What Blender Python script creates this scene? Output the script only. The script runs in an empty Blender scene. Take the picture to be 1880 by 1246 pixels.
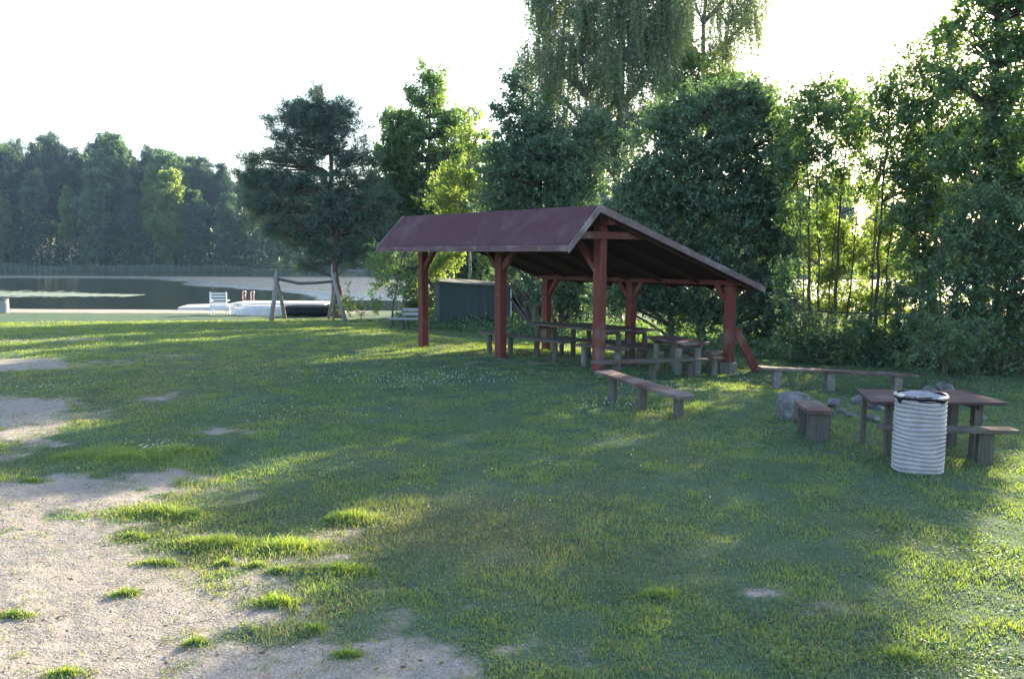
import bpy, math, random
import numpy as np
from mathutils import Vector, Matrix

random.seed(7)
RNG = np.random.default_rng(11)
sc = bpy.context.scene
C = sc.collection

# ------------------------------------------------------------------ camera
EYE = 2.05
FPX, CX, CY = 1500.0, 940.0, 623.0           # focal length and centre in the photograph's own pixels
PITCH, ROLL = math.radians(5.79), math.radians(0.3)
_F = Vector((0, math.cos(PITCH), -math.sin(PITCH)))
_U0 = Vector((0, math.sin(PITCH), math.cos(PITCH)))
_R0 = Vector((1, 0, 0))
_R = _R0 * math.cos(ROLL) + _U0 * math.sin(ROLL)
_U = _U0 * math.cos(ROLL) - _R0 * math.sin(ROLL)
cd = bpy.data.cameras.new('camera'); cam = bpy.data.objects.new('camera', cd); C.objects.link(cam)
cd.sensor_width = 36.0; cd.lens = 36.0 * FPX / 1880.0; cd.clip_start = 0.05; cd.clip_end = 3000
cam.matrix_world = Matrix(((_R.x, _U.x, -_F.x, 0), (_R.y, _U.y, -_F.y, 0), (_R.z, _U.z, -_F.z, EYE), (0, 0, 0, 1)))
sc.camera = cam

# ------------------------------------------------------------------ light
SUN_AZ, SUN_EL = math.radians(34.5), math.radians(20.4)
SUN = Vector((math.sin(SUN_AZ) * math.cos(SUN_EL), math.cos(SUN_AZ) * math.cos(SUN_EL), math.sin(SUN_EL)))
w = bpy.data.worlds.new('World'); sc.world = w; w.use_nodes = True
nt = w.node_tree; nt.nodes.clear()
sky = nt.nodes.new('ShaderNodeTexSky'); sky.sky_type = 'NISHITA'; sky.sun_disc = False
sky.sun_elevation = SUN_EL; sky.sun_rotation = SUN_AZ
sky.air_density = 1.0; sky.dust_density = 1.6; sky.ozone_density = 1.0; sky.altitude = 100
bg = nt.nodes.new('ShaderNodeBackground'); bg.inputs[1].default_value = 0.13
wo = nt.nodes.new('ShaderNodeOutputWorld')
nt.links.new(sky.outputs[0], bg.inputs[0]); nt.links.new(bg.outputs[0], wo.inputs[0])
sl = bpy.data.lights.new('sun', 'SUN'); sl.energy = 5.0; sl.angle = math.radians(0.6); sl.color = (1.0, 0.84, 0.58)
so = bpy.data.objects.new('sun', sl); C.objects.link(so)
so.rotation_euler = SUN.to_track_quat('Z', 'Y').to_euler(); so.location = (20, 20, 30)
sc.view_settings.view_transform = 'Standard'; sc.view_settings.look = 'None'
sc.view_settings.gamma = 1.0; sc.view_settings.exposure = 2.2
sc.render.engine = 'CYCLES'
sc.cycles.use_denoising = True
sc.cycles.max_bounces = 8; sc.cycles.diffuse_bounces = 3; sc.cycles.transmission_bounces = 6
sc.cycles.transparent_max_bounces = 8; sc.cycles.volume_bounces = 0
sc.cycles.volume_max_steps = 64
sc.cycles.sample_clamp_indirect = 6

# ------------------------------------------------------------------ helpers
def tag(o, label=None, cat=None, group=None, kind=None):
    if label: o['label'] = label
    if cat: o['category'] = cat
    if group: o['group'] = group
    if kind: o['kind'] = kind
    return o

def ss(a, b, x):
    t = np.clip((x - a) / (b - a), 0, 1); return t * t * (3 - 2 * t)

_T = RNG.random((256, 256))
def vnoise(x, y, s, seed=0):
    x = np.asarray(x, float) * s + seed * 17.3; y = np.asarray(y, float) * s + seed * 31.7
    xi = np.floor(x).astype(int); yi = np.floor(y).astype(int); fx = x - xi; fy = y - yi
    fx = fx * fx * (3 - 2 * fx); fy = fy * fy * (3 - 2 * fy)
    a = _T[xi & 255, yi & 255]; b = _T[(xi + 1) & 255, yi & 255]; c = _T[xi & 255, (yi + 1) & 255]; d = _T[(xi + 1) & 255, (yi + 1) & 255]
    return (a * (1 - fx) + b * fx) * (1 - fy) + (c * (1 - fx) + d * fx) * fy
def fbm(x, y, s, seed=0, o=4):
    v = 0; a = .5; t = 0
    for k in range(o):
        v = v + a * vnoise(x, y, s * 2 ** k, seed + k * 5); t += a; a *= .5
    return v / t

WATER_Z = -0.95
def gz(x, y):
    x = np.asarray(x, float); y = np.asarray(y, float)
    z = -0.50 * ss(16, 36, y) - 0.25 * ss(34, 43, y)
    sh = 44.5 + 2.0 * (fbm(x, y * 0, .05, 3) - .5) * 2
    z = z - 1.6 * ss(sh - 3.5, sh + 12, y)
    s = (x - 1.56) * .855 + (y - 14.6) * .52
    z = z - .25 * ss(0, 3.3, s) * (1 - ss(22, 34, y))
    far = 149 + 5 * (fbm(x, y * 0, .03, 9) - .5) * 2
    z = z + 2.0 * ss(far - 5, far + 6, y) + 5 * ss(far + 6, far + 130, y)
    near = 1 - ss(30, 42, y)
    z = z + near * ((fbm(x, y, .6, 1) - .5) * .10 + (fbm(x, y, 4.0, 2, 3) - .5) * .035)
    return z
def gzf(x, y): return float(gz(x, y))

def ray(px, py):
    d = _F * FPX + _R * (px - CX) - _U * (py - CY); d.normalize(); return d
def at(px, py, lift=0.0):
    """ground point seen at a pixel of the photograph (lift: height above the ground)"""
    d = ray(px, py); t = 1.0; p = Vector((0, 0, EYE))
    while t < 400:
        q = p + d * t
        if q.z <= gzf(q.x, q.y) + lift: break
        t += 0.05
    return Vector((q.x, q.y, gzf(q.x, q.y)))
def dz(px, dist):                    # x at a depth
    return (px - CX) / FPX * dist

# ---- materials
def nn(t, kind, **kw):
    n = t.nodes.new(kind)
    for k, v in kw.items(): setattr(n, k, v)
    return n
def new_mat(name):
    m = bpy.data.materials.new(name); m.use_nodes = True; t = m.node_tree
    return m, t, t.nodes['Principled BSDF'], t.nodes['Material Output']
def ramp(t, fac, stops):
    r = nn(t, 'ShaderNodeValToRGB'); e = r.color_ramp.elements
    while len(e) < len(stops): e.new(.5)
    for k, (p, c) in enumerate(stops): e[k].position = p; e[k].color = (*c, 1)
    t.links.new(fac, r.inputs[0]); return r.outputs[0]
def mat_wood(name, c1, c2, scale=(14, 14, .8), rotz=0.0, rough=.75, bump=.35, wear=None, wear_amt=.0):
    m, t, b, o = new_mat(name)
    tc = nn(t, 'ShaderNodeTexCoord'); mp = nn(t, 'ShaderNodeMapping'); mp.vector_type = 'POINT'
    mr = nn(t, 'ShaderNodeMapping'); mr.inputs['Rotation'].default_value = (0, 0, rotz)
    t.links.new(tc.outputs['Object'], mr.inputs[0]); t.links.new(mr.outputs[0], mp.inputs[0])
    mp.inputs['Scale'].default_value = scale
    n = nn(t, 'ShaderNodeTexNoise'); n.inputs['Scale'].default_value = 3; n.inputs['Detail'].default_value = 6; n.inputs['Roughness'].default_value = .65
    t.links.new(mp.outputs[0], n.inputs['Vector'])
    col = ramp(t, n.outputs[0], [(.3, c1), (.7, c2)])
    n2 = nn(t, 'ShaderNodeTexNoise'); n2.inputs['Scale'].default_value = 2.2; n2.inputs['Detail'].default_value = 5
    t.links.new(mr.outputs[0], n2.inputs['Vector'])
    if wear:
        mx = nn(t, 'ShaderNodeMix', data_type='RGBA')
        cr = ramp(t, n2.outputs[0], [(.62 - wear_amt * .3, (0, 0, 0)), (.72 - wear_amt * .2, (1, 1, 1))])
        t.links.new(cr, mx.inputs[0]); t.links.new(col, mx.inputs[6]); mx.inputs[7].default_value = (*wear, 1)
        col = mx.outputs[2]
    t.links.new(col, b.inputs['Base Color']); b.inputs['Roughness'].default_value = rough; b.inputs['Specular IOR Level'].default_value = .15
    bp = nn(t, 'ShaderNodeBump'); bp.inputs['Strength'].default_value = bump; bp.inputs['Distance'].default_value = .01
    t.links.new(n.outputs[0], bp.inputs['Height']); t.links.new(bp.outputs[0], b.inputs['Normal'])
    return m
def mat_noise(name, stops, scale=8, rough=.8, bump=.4, dist=.02, detail=6, spec=.3):
    m, t, b, o = new_mat(name)
    tc = nn(t, 'ShaderNodeTexCoord'); n = nn(t, 'ShaderNodeTexNoise')
    n.inputs['Scale'].default_value = scale; n.inputs['Detail'].default_value = detail; n.inputs['Roughness'].default_value = .6
    t.links.new(tc.outputs['Object'], n.inputs['Vector'])
    t.links.new(ramp(t, n.outputs[0], stops), b.inputs['Base Color'])
    b.inputs['Roughness'].default_value = rough; b.inputs['Specular IOR Level'].default_value = spec
    bp = nn(t, 'ShaderNodeBump'); bp.inputs['Strength'].default_value = bump; bp.inputs['Distance'].default_value = dist
    t.links.new(n.outputs[0], bp.inputs['Height']); t.links.new(bp.outputs[0], b.inputs['Normal'])
    return m
def mat_leaf(name, dark, light, trans, tfac=.45, gloss=.06):
    m, t, b, o = new_mat(name); t.nodes.remove(b)
    a = nn(t, 'ShaderNodeAttribute', attribute_name='tint')
    col = ramp(t, a.outputs['Fac'], [(0.0, dark), (1.0, light)])
    tr = ramp(t, a.outputs['Fac'], [(0.0, tuple(c * .7 for c in trans)), (1.0, trans)])
    d = nn(t, 'ShaderNodeBsdfDiffuse'); x = nn(t, 'ShaderNodeBsdfTranslucent'); g = nn(t, 'ShaderNodeBsdfGlossy')
    g.inputs['Roughness'].default_value = .45; g.inputs[0].default_value = (.6, .7, .75, 1)
    t.links.new(col, d.inputs[0]); t.links.new(tr, x.inputs[0])
    m1 = nn(t, 'ShaderNodeMixShader'); m1.inputs[0].default_value = tfac; m2 = nn(t, 'ShaderNodeMixShader'); m2.inputs[0].default_value = gloss
    t.links.new(d.outputs[0], m1.inputs[1]); t.links.new(x.outputs[0], m1.inputs[2])
    t.links.new(m1.outputs[0], m2.inputs[1]); t.links.new(g.outputs[0], m2.inputs[2]); t.links.new(m2.outputs[0], o.inputs[0])
    return m

# ---- meshes from arrays
def np_mesh(name, V, faces, mat, tint=None, smooth=False):
    """V (n,3); faces: list of (k, m) integer arrays; tint: one float per face in the same order"""
    me = bpy.data.meshes.new(name); V = np.ascontiguousarray(V, dtype=np.float32)
    me.vertices.add(len(V)); me.vertices.foreach_set('co', V.ravel())
    li = np.concatenate([f.ravel() for f in faces]).astype(np.int32)
    tot = np.concatenate([np.full(len(f), f.shape[1]) for f in faces]).astype(np.int32)
    st = np.concatenate([[0], np.cumsum(tot)[:-1]]).astype(np.int32)
    me.loops.add(len(li)); me.loops.foreach_set('vertex_index', li)
    me.polygons.add(len(tot)); me.polygons.foreach_set('loop_start', st); me.polygons.foreach_set('loop_total', tot)
    if smooth: me.polygons.foreach_set('use_smooth', np.ones(len(tot), bool))
    me.update(calc_edges=True)
    if tint is not None:
        at_ = me.attributes.new('tint', 'FLOAT', 'FACE'); at_.data.foreach_set('value', np.ascontiguousarray(tint, dtype=np.float32))
    if mat: me.materials.append(mat)
    return me
def link(name, me, parent=None, loc=(0, 0, 0)):
    o = bpy.data.objects.new(name, me); C.objects.link(o); o.location = loc
    if parent: o.parent = parent
    return o
def empty(name, loc, rz=0):
    o = bpy.data.objects.new(name, None); C.objects.link(o); o.location = loc; o.rotation_euler = (0, 0, rz); o.empty_display_size = .2
    return o
def copy_tree(o, parent=None):
    c = o.copy(); C.objects.link(c)
    if parent: c.parent = parent
    for ch in [q for q in bpy.data.objects if q.parent == o]: copy_tree(ch, c)
    return c

class MB:
    """collects hexahedra, beams and tubes; built as ONE mesh object"""
    def __init__(s): s.v = []; s.f = []
    def hexa(s, P):
        n = len(s.v); s.v += [tuple(p) for p in P]
        for q in ((3, 2, 1, 0), (4, 5, 6, 7), (0, 1, 5, 4), (1, 2, 6, 5), (2, 3, 7, 6), (3, 0, 4, 7)): s.f.append(tuple(n + k for k in q))
        return s
    def box(s, c, size, rz=0.0, tilt=None):
        x, y, z = (k / 2 for k in size); M = Matrix.Rotation(rz, 3, 'Z')
        if tilt: M = M @ Matrix.Rotation(tilt[0], 3, 'X') @ Matrix.Rotation(tilt[1], 3, 'Y')
        P = [(-x, -y, -z), (x, -y, -z), (x, y, -z), (-x, y, -z), (-x, -y, z), (x, -y, z), (x, y, z), (-x, y, z)]
        return s.hexa([Vector(c) + M @ Vector(p) for p in P])
    def beam(s, a, b, wd, ht, up=(0, 0, 1)):
        a, b = Vector(a), Vector(b); d = (b - a).normalized(); up = Vector(up)
        side = d.cross(up)
        if side.length < 1e-3: side = Vector((1, 0, 0))
        side.normalize(); u2 = side.cross(d).normalized(); sx, sz = side * wd / 2, u2 * ht / 2
        return s.hexa([a - sx - sz, b - sx - sz, b + sx - sz, a + sx - sz, a - sx + sz, b - sx + sz, b + sx + sz, a + sx + sz])
    def tube(s, pts, rad, n=8, cap=True):
        pts = [Vector(p) for p in pts]; base = len(s.v); m = len(pts)
        ref = None
        for k, p in enumerate(pts):
            d = (pts[min(k + 1, m - 1)] - pts[max(k - 1, 0)]).normalized()
            if ref is None:
                ref = Vector((1, 0, 0)) if abs(d.x) < .8 else Vector((0, 1, 0))
            sd = d.cross(ref).normalized(); u2 = sd.cross(d).normalized(); ref = u2 if False else ref
            r = rad[k] if hasattr(rad, '__len__') else rad
            for j in range(n):
                a = 2 * math.pi * j / n
                s.v.append(tuple(p + sd * math.cos(a) * r + u2 * math.sin(a) * r))
        for k in range(m - 1):
            for j in range(n):
                a, b = base + k * n + j, base + k * n + (j + 1) % n
                s.f.append((a, b, b + n, a + n))
        if cap:
            s.f.append(tuple(base + j for j in range(n))[::-1]); s.f.append(tuple(base + (m - 1) * n + j for j in range(n)))
        return s
    def quad(s, *P):
        n = len(s.v); s.v += [tuple(p) for p in P]; s.f.append(tuple(range(n, n + len(P)))); return s
    def build(s, name, mat, parent=None, bevel=0.0, smooth=False):
        me = bpy.data.meshes.new(name); off = Vector(parent.location) if parent and s_world(parent) else Vector((0, 0, 0))
        me.from_pydata([tuple(Vector(v) - off) for v in s.v], [], s.f)
        me.materials.append(mat); me.update()
        if smooth: me.polygons.foreach_set('use_smooth', [True] * len(me.polygons))
        o = bpy.data.objects.new(name, me); C.objects.link(o)
        if parent: o.parent = parent
        if bevel:
            b = o.modifiers.new('bevel', 'BEVEL'); b.width = bevel; b.segments = 2; b.limit_method = 'ANGLE'
        return o
_WORLD = set()
def s_world(p): return p.name in _WORLD
def root(name, loc):                      # a thing whose parts are written in world coordinates
    o = empty(name, loc); _WORLD.add(o.name); return o

def unit(v): return v / np.maximum(np.linalg.norm(v, axis=-1, keepdims=True), 1e-9)
def leaf_quads(P, D, s, wr=.6, flat=.5):
    N = len(P); nrm = unit(RNG.normal(0, 1, (N, 3)) + np.array([0, 0, flat])); side = unit(np.cross(D, nrm)) * (s * wr / 2)[:, None]
    up = D * s[:, None]
    V = np.stack([P, P + up * .5 + side, P + up, P + up * .5 - side], 1).reshape(-1, 3)
    return V, np.arange(N * 4).reshape(N, 4)

# ------------------------------------------------------------------ ground cover maps (world metres)
BARE = [(-2.5, 4.3, 1.5, 1.25, 1.3), (-1.3, 3.5, .9, .8, 1.2), (-4.5, 5.2, 1.8, 1.2, 1.2), (-4.3, 6.9, 1.5, .8, 1.0), (-6.2, 8.6, 1.6, 1.4, .9),
        (-6.9, 10.6, 1.6, 1.3, 1.05), (-9.4, 14.8, 1.7, 1.2, 1.05), (-10.5, 12.2, 2.2, 1.8, 1.1), (-10, 8, 3, 3, 1.2), (-7, 4, 3, 2.5, 1.2), (-6, 1, 5, 3, 1.2),
        (-5.1, 11.4, .55, .45, .8), (-7.3, 16.7, 1.0, .35, .75), (-12, 20, 2.5, .8, .7), (1.25, 5.5, .45, .25, .33), (1.5, 4.85, .25, .2, .3),
        (1.95, 4.45, .5, .3, .36), (.2, 4.15, .42, .3, .40), (-.55, 3.6, .4, .4, .6), (.9, 16.8, 1.7, 1.2, .6), (2.3, 16, 1.2, 1.0, .6), (-.4, 18.1, 1.1, .8, .5),
        (3.1, 12.6, .7, .5, .4), (2.9, 3.6, .5, .3, .5), (-3.3, 9.4, .5, .25, .5)]
LUSH = [(200, 832, .55, .35), (130, 838, .3, .2), (290, 945, .38, .16), (350, 948, .25, .12), (250, 990, .17, .10), (400, 1003, .42, .16), (530, 1008, .42, .17), (640, 958, .3, .14), (635, 1052, .30, .12),
        (508, 1112, .16, .07), (578, 1162, .08, .05), (640, 1206, .10, .06), (470, 1042, .12, .06), (512, 1054, .12, .05), (415, 1036, .08, .04), (290, 1037, .2, .06), (360, 1180, .08, .04), (120, 1240, .12, .05),
        (30, 1135, .12, .05), (230, 1092, .1, .05), (1200, 1095, .2, .08), (1660, 1210, .2, .08), (60, 885, .12, .07),
        (240, 842, .5, .3), (320, 832, .4, .25)]
LUSHW = [(at(a, b).x, at(a, b).y, c, d) for a, b, c, d in LUSH]
def bare_f(x, y):
    v = np.zeros_like(np.asarray(x, float))
    for (a, b, c, d, wt) in BARE:
        v = np.maximum(v, wt * np.exp(-(((x - a) / c) ** 2 + ((y - b) / d) ** 2) * .8))
    n = fbm(x, y, 1.1, 21, 5)
    n2_ = fbm(x, y, 5.0, 27, 4)
    m = ss(.28, .92, v + (n - .5) * 1.15 + (n2_ - .5) * .85)
    sh = ss(35.2, 37.2, y + 2.2 * (fbm(x, y, .25, 5) - .5)) * (1 - ss(-9, -5, x)) 
    m = np.maximum(m, sh)
    for (a, b, c, d) in LUSHW:
        m = m * (1 - .6 * np.exp(-(((x - a) / c) ** 2 + ((y - b) / d) ** 2) * 1.2))
    return m
def lush_f(x, y):
    v = np.zeros_like(np.asarray(x, float))
    for (a, b, c, d) in LUSHW: v = np.maximum(v, np.exp(-(((x - a) / c) ** 2 + ((y - b) / d) ** 2) * 1.3))
    return v
def dry_sunlit_f(x, y):
    v = .9 * np.exp(-(((x + .7) / 1.5) ** 2 + ((y - 6.1) / .9) ** 2)) + .5 * np.exp(-(((x + 6) / 3) ** 2 + ((y - 12.5) / 4) ** 2))  # first blob paints the sunlit strip yellowish; the rest is parched turf
    return np.clip(v + (fbm(x, y, .9, 41, 4) - .52) * 1.1 + .45 * bare_f(x, y), 0, 1)

# ------------------------------------------------------------------ ground
def seg(*a):
    out = []
    for (s, e, n) in a: out.append(np.linspace(s, e, n, endpoint=False))
    return np.concatenate(out + [[a[-1][1]]])
gx = seg((-900, -100, 20), (-100, -20, 50), (-20, -8, 90), (-8, 8, 260), (8, 20, 70), (20, 100, 40), (100, 900, 20))
gy = seg((-60, 2, 40), (2, 10, 170), (10, 22, 110), (22, 50, 110), (50, 140, 20), (140, 165, 30), (165, 1500, 30))
X, Y = np.meshgrid(gx, gy); Z = gz(X, Y)
V = np.stack([X.ravel(), Y.ravel(), Z.ravel()], 1)
nx, ny = len(gx), len(gy); I = (np.arange(ny - 1)[:, None] * nx + np.arange(nx - 1)[None, :]).ravel()
me = np_mesh('ground', V, [np.stack([I, I + 1, I + nx + 1, I + nx], 1)], None, smooth=True)
for nm, fn in (('bare', bare_f), ('dry_sunlit', dry_sunlit_f), ('lush', lush_f)):
    a = me.attributes.new(nm, 'FLOAT', 'POINT'); a.data.foreach_set('value', fn(X, Y).ravel().astype(np.float32))
m, t, b, o = new_mat('ground_mat')
tc = nn(t, 'ShaderNodeTexCoord')
def tnoise(scale, detail=6, rough=.6):
    n = nn(t, 'ShaderNodeTexNoise'); n.inputs['Scale'].default_value = scale; n.inputs['Detail'].default_value = detail; n.inputs['Roughness'].default_value = rough
    t.links.new(tc.outputs['Object'], n.inputs['Vector']); return n.outputs[0]
def mixc(f, a, b_, blend='MIX'):
    mx = nn(t, 'ShaderNodeMix', data_type='RGBA', blend_type=blend)
    for sock, v in ((0, f), (6, a), (7, b_)):
        if isinstance(v, (tuple, float, int)): mx.inputs[sock].default_value = v if sock == 0 else (*v, 1)
        else: t.links.new(v, mx.inputs[sock])
    return mx.outputs[2]
n1, n2, n3, n4 = tnoise(.5, 5), tnoise(9, 8, .7), tnoise(60, 4), tnoise(2.2, 6)
A = {k: nn(t, 'ShaderNodeAttribute', attribute_name=k).outputs['Fac'] for k in ('bare', 'dry_sunlit', 'lush')}
green = ramp(t, n4, [(.3, (.056, .104, .070)), (.5, (.076, .134, .090)), (.7, (.10, .160, .11))])
green = mixc(A['dry_sunlit'], green, ramp(t, n2, [(.3, (.10, .11, .06)), (.7, (.19, .175, .11))]))  # yellowing of parched turf, and of the sunlit strip painted in
green = mixc(A['lush'], green, (.08, .14, .05))
green = mixc(ramp(t, tnoise(95, 5, .8), [(.36, (.75, .75, .75)), (.52, (0, 0, 0))]), green, (.022, .036, .020))
green = mixc(ramp(t, tnoise(48, 6, .8), [(.56, (0, 0, 0)), (.72, (.6, .6, .6))]), green, (.125, .17, .11))
green = mixc(ramp(t, n2, [(.35, (0, 0, 0)), (.75, (.55, .55, .55))]), green, (.05, .07, .035))
sand = ramp(t, n2, [(.25, (.185, .168, .15)), (.5, (.265, .240, .212)), (.75, (.36, .33, .295))])
vor = nn(t, 'ShaderNodeTexVoronoi'); vor.inputs['Scale'].default_value = 75; t.links.new(tc.outputs['Object'], vor.inputs['Vector'])
sand = mixc(.35, sand, vor.outputs['Distance'], 'OVERLAY')
sand = mixc(ramp(t, n1, [(.35, (0, 0, 0)), (.65, (.5, .5, .5))]), sand, (.24, .22, .2))
# crisp edge between soil and turf
ma = nn(t, 'ShaderNodeMath', operation='ADD'); mb_ = nn(t, 'ShaderNodeMath', operation='MULTIPLY_ADD')
t.links.new(tnoise(26, 10, .8), mb_.inputs[0]); mb_.inputs[1].default_value = 1.6; mb_.inputs[2].default_value = -.8
t.links.new(A['bare'], ma.inputs[0]); t.links.new(mb_.outputs[0], ma.inputs[1])
fac = ramp(t, ma.outputs[0], [(.30, (0, 0, 0)), (.80, (1, 1, 1))])
t.links.new(mixc(fac, green, sand), b.inputs['Base Color']); b.inputs['Roughness'].default_value = .95; b.inputs['Specular IOR Level'].default_value = .1
bp = nn(t, 'ShaderNodeBump'); bp.inputs['Strength'].default_value = .8; bp.inputs['Distance'].default_value = .02
hm0 = nn(t, 'ShaderNodeMath', operation='MULTIPLY_ADD'); t.links.new(tnoise(5.5, 3, .5), hm0.inputs[0]); hm0.inputs[1].default_value = 3.0; t.links.new(n2, hm0.inputs[2])
hm = nn(t, 'ShaderNodeMath', operation='ADD'); t.links.new(hm0.outputs[0], hm.inputs[0]); t.links.new(n3, hm.inputs[1])
t.links.new(hm.outputs[0], bp.inputs['Height']); t.links.new(bp.outputs[0], b.inputs['Normal'])
me.materials.append(m)
tag(link('ground', me), kind='structure')

# ------------------------------------------------------------------ lake
wx = np.linspace(-900, 900, 60); wy = np.linspace(38, 190, 40)
X, Y = np.meshgrid(wx, wy); V = np.stack([X.ravel(), Y.ravel(), np.full(X.size, WATER_Z)], 1)
nx = 60; I = (np.arange(39)[:, None] * nx + np.arange(59)[None, :]).ravel()
m, t, b, o = new_mat('water_mat')
b.inputs['Base Color'].default_value = (.018, .026, .024, 1); b.inputs['IOR'].default_value = 1.33; b.inputs['Specular IOR Level'].default_value = .5
tc = nn(t, 'ShaderNodeTexCoord'); mp = nn(t, 'ShaderNodeMapping'); mp.inputs['Scale'].default_value = (.9, 1.6, 1)
t.links.new(tc.outputs['Object'], mp.inputs[0])
n = nn(t, 'ShaderNodeTexNoise'); n.inputs['Scale'].default_value = 2.5; n.inputs['Detail'].default_value = 5; t.links.new(mp.outputs[0], n.inputs['Vector'])
sx = nn(t, 'ShaderNodeSeparateXYZ'); t.links.new(tc.outputs['Object'], sx.inputs[0])
big = nn(t, 'ShaderNodeTexNoise'); big.inputs['Scale'].default_value = .06; big.inputs['Detail'].default_value = 6
mp2 = nn(t, 'ShaderNodeMapping'); mp2.inputs['Scale'].default_value = (.35, 1.4, 1); t.links.new(tc.outputs['Object'], mp2.inputs[0]); t.links.new(mp2.outputs[0], big.inputs['Vector'])
# wind-ruffled stretch of water: 80 m to 115 m out, reaching nearer the bank towards the right
def mth(op, a, b2=None, c=None, clamp=False):
    q = nn(t, 'ShaderNodeMath', operation=op); q.use_clamp = clamp
    for k, v in enumerate((a, b2, c)):
        if v is None: continue
        if isinstance(v, (int, float)): q.inputs[k].default_value = v
        else: t.links.new(v, q.inputs[k])
    return q.outputs[0]
yy = mth('ADD', sx.outputs[1], mth('MULTIPLY_ADD', big.outputs[0], 18, -9))
nearE = mth('MULTIPLY_ADD', mth('MULTIPLY', mth('ADD', sx.outputs[0], 45), 1 / 32, clamp=True), -44, 100)
e1 = mth('MULTIPLY', mth('SUBTRACT', yy, nearE), .12, clamp=True)
e2 = mth('MULTIPLY', mth('SUBTRACT', 116, yy), .25, clamp=True)
rip = mth('MULTIPLY', e1, e2, clamp=True)
t.links.new(mth('MULTIPLY_ADD', rip, .42, .05), b.inputs['Roughness'])
bp = nn(t, 'ShaderNodeBump'); bp.inputs['Distance'].default_value = .6
t.links.new(mth('MULTIPLY_ADD', rip, .9, .03), bp.inputs['Strength']); t.links.new(n.outputs[0], bp.inputs['Height']); t.links.new(bp.outputs[0], b.inputs['Normal'])
tag(link('lake_water', np_mesh('lake_water', V, [np.stack([I, I + 1, I + nx + 1, I + nx], 1)], m)), kind='structure')

# lily pads, a flat mat of floating leaves near the left bank
N = 5200
lx = RNG.uniform(-48, -27.5, N); ly = 61 + RNG.normal(0, 2.6, N) * (1 - .75 * ss(-42, -27, lx)) + (lx + 38) * -.10
r = RNG.uniform(.10, .22, N); a0 = RNG.uniform(0, 6.28, N); VV = []
for k in range(6):
    a = a0 + k * math.pi / 3.2
    VV.append(np.stack([lx + r * np.cos(a), ly + r * np.sin(a), WATER_Z + .015 + .004 * RNG.random(N)], 1))
V = np.stack(VV, 1).reshape(-1, 3)
M_LILY = mat_noise('lily_mat', [(.3, (.22, .28, .17)), (.7, (.40, .44, .32))], 3, .22, .02, spec=1.0)
tag(link('lily_pads', np_mesh('lily_pads', V, [np.arange(N * 6).reshape(N, 6)], M_LILY)), 'pale mat of floating water lily pads on the lake near the left bank', 'lily pads', kind='stuff')

# ------------------------------------------------------------------ grass
def blades(P, h, wd, lean, ang):
    N = len(P); c, s = np.cos(ang), np.sin(ang); z = np.zeros(N)
    side = np.stack([c, s, z], 1) * (wd / 2)[:, None]
    la = RNG.uniform(0, 6.28, N); ld = np.stack([np.cos(la), np.sin(la), z], 1) * (lean * h)[:, None]
    up = np.array([0, 0, 1.0])
    mid = P + ld * .35 + up * (h * .6)[:, None]; tip = P + ld + up * (h * np.sqrt(np.clip(1 - lean ** 2 * .6, .1, 1)))[:, None]
    V = np.stack([P - side, P + side, mid + side * .8, mid - side * .8, tip], 1).reshape(-1, 3)
    i = np.arange(N) * 5
    return V, np.stack([i, i + 1, i + 2, i + 3], 1), np.stack([i + 3, i + 2, i + 4], 1)
NB = 900000
a_, b_ = 2.4 ** .7, 33 ** .7
d = (a_ + (b_ - a_) * RNG.random(NB)) ** (1 / .7); th = RNG.uniform(-.78, .76, NB)
x = d * np.sin(th); y = d * np.cos(th)
bare = bare_f(x, y); pn = fbm(x, y, 2.6, 61, 4); lu = lush_f(x, y)
keep = RNG.random(NB) < np.clip((1 - bare) * (.55 + 1.2 * ss(.35, .62, pn)) + .012 + (.14 + .25 * ss(6, 10, d)) * ss(.5, .7, fbm(x, y, 1.7, 93, 4)) + lu, 0, 1)
x, y, d, pn, bare, lu = (q[keep] for q in (x, y, d, pn, bare, lu))
# tufts
tx, ty = [], []
for (a, b2, c, e) in LUSHW:
    n = int(min(6500, 36000 * c * e + 300)); q = RNG.normal(0, .6, (n, 2)) * (.35 + 1.25 * RNG.random((n, 1)) ** 1.5); tx.append(a + q[:, 0] * c); ty.append(b2 + q[:, 1] * e)
# many little unplanned tufts
for _ in range(420):
    dd = 3 + 17 * random.random(); tt = random.uniform(-.7, .7); a, b2 = dd * math.sin(tt), dd * math.cos(tt)
    if bare_f(np.array([a]), np.array([b2]))[0] > .9 and random.random() < .55: continue
    rr = random.uniform(.03, .11); n = int(25 + rr * 700); q = RNG.normal(0, .5, (n, 2)) * rr; tx.append(a + q[:, 0]); ty.append(b2 + q[:, 1])
tx, ty = np.concatenate(tx), np.concatenate(ty); nt0 = len(x)
x = np.concatenate([x, tx]); y = np.concatenate([y, ty]); tu = np.zeros(len(x)); tu[nt0:] = 1
d = np.hypot(x, y); lu = lush_f(x, y); pn = fbm(x, y, 2.6, 61, 4); dr = dry_sunlit_f(x, y)
h = (.012 + .024 * RNG.random(len(x)) ** 1.5) * (.75 + .6 * ss(.4, .7, pn)) * (1 + .5 * lu) * np.where(tu > 0, (.45 + .8 * lu) * RNG.uniform(.5, 1.5, len(x)), 1) * (1 + .02 * d)
h *= np.where((RNG.random(len(x)) < .010), 1.7, 1)
wd = (.0028 + .0018 * RNG.random(len(x))) * (1 + .13 * d)
P = np.stack([x, y, gz(x, y) - .004], 1)
V, q4, q3 = blades(P, h, wd, RNG.uniform(.15, .95, len(x)), RNG.uniform(0, 3.14, len(x)))
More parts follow.
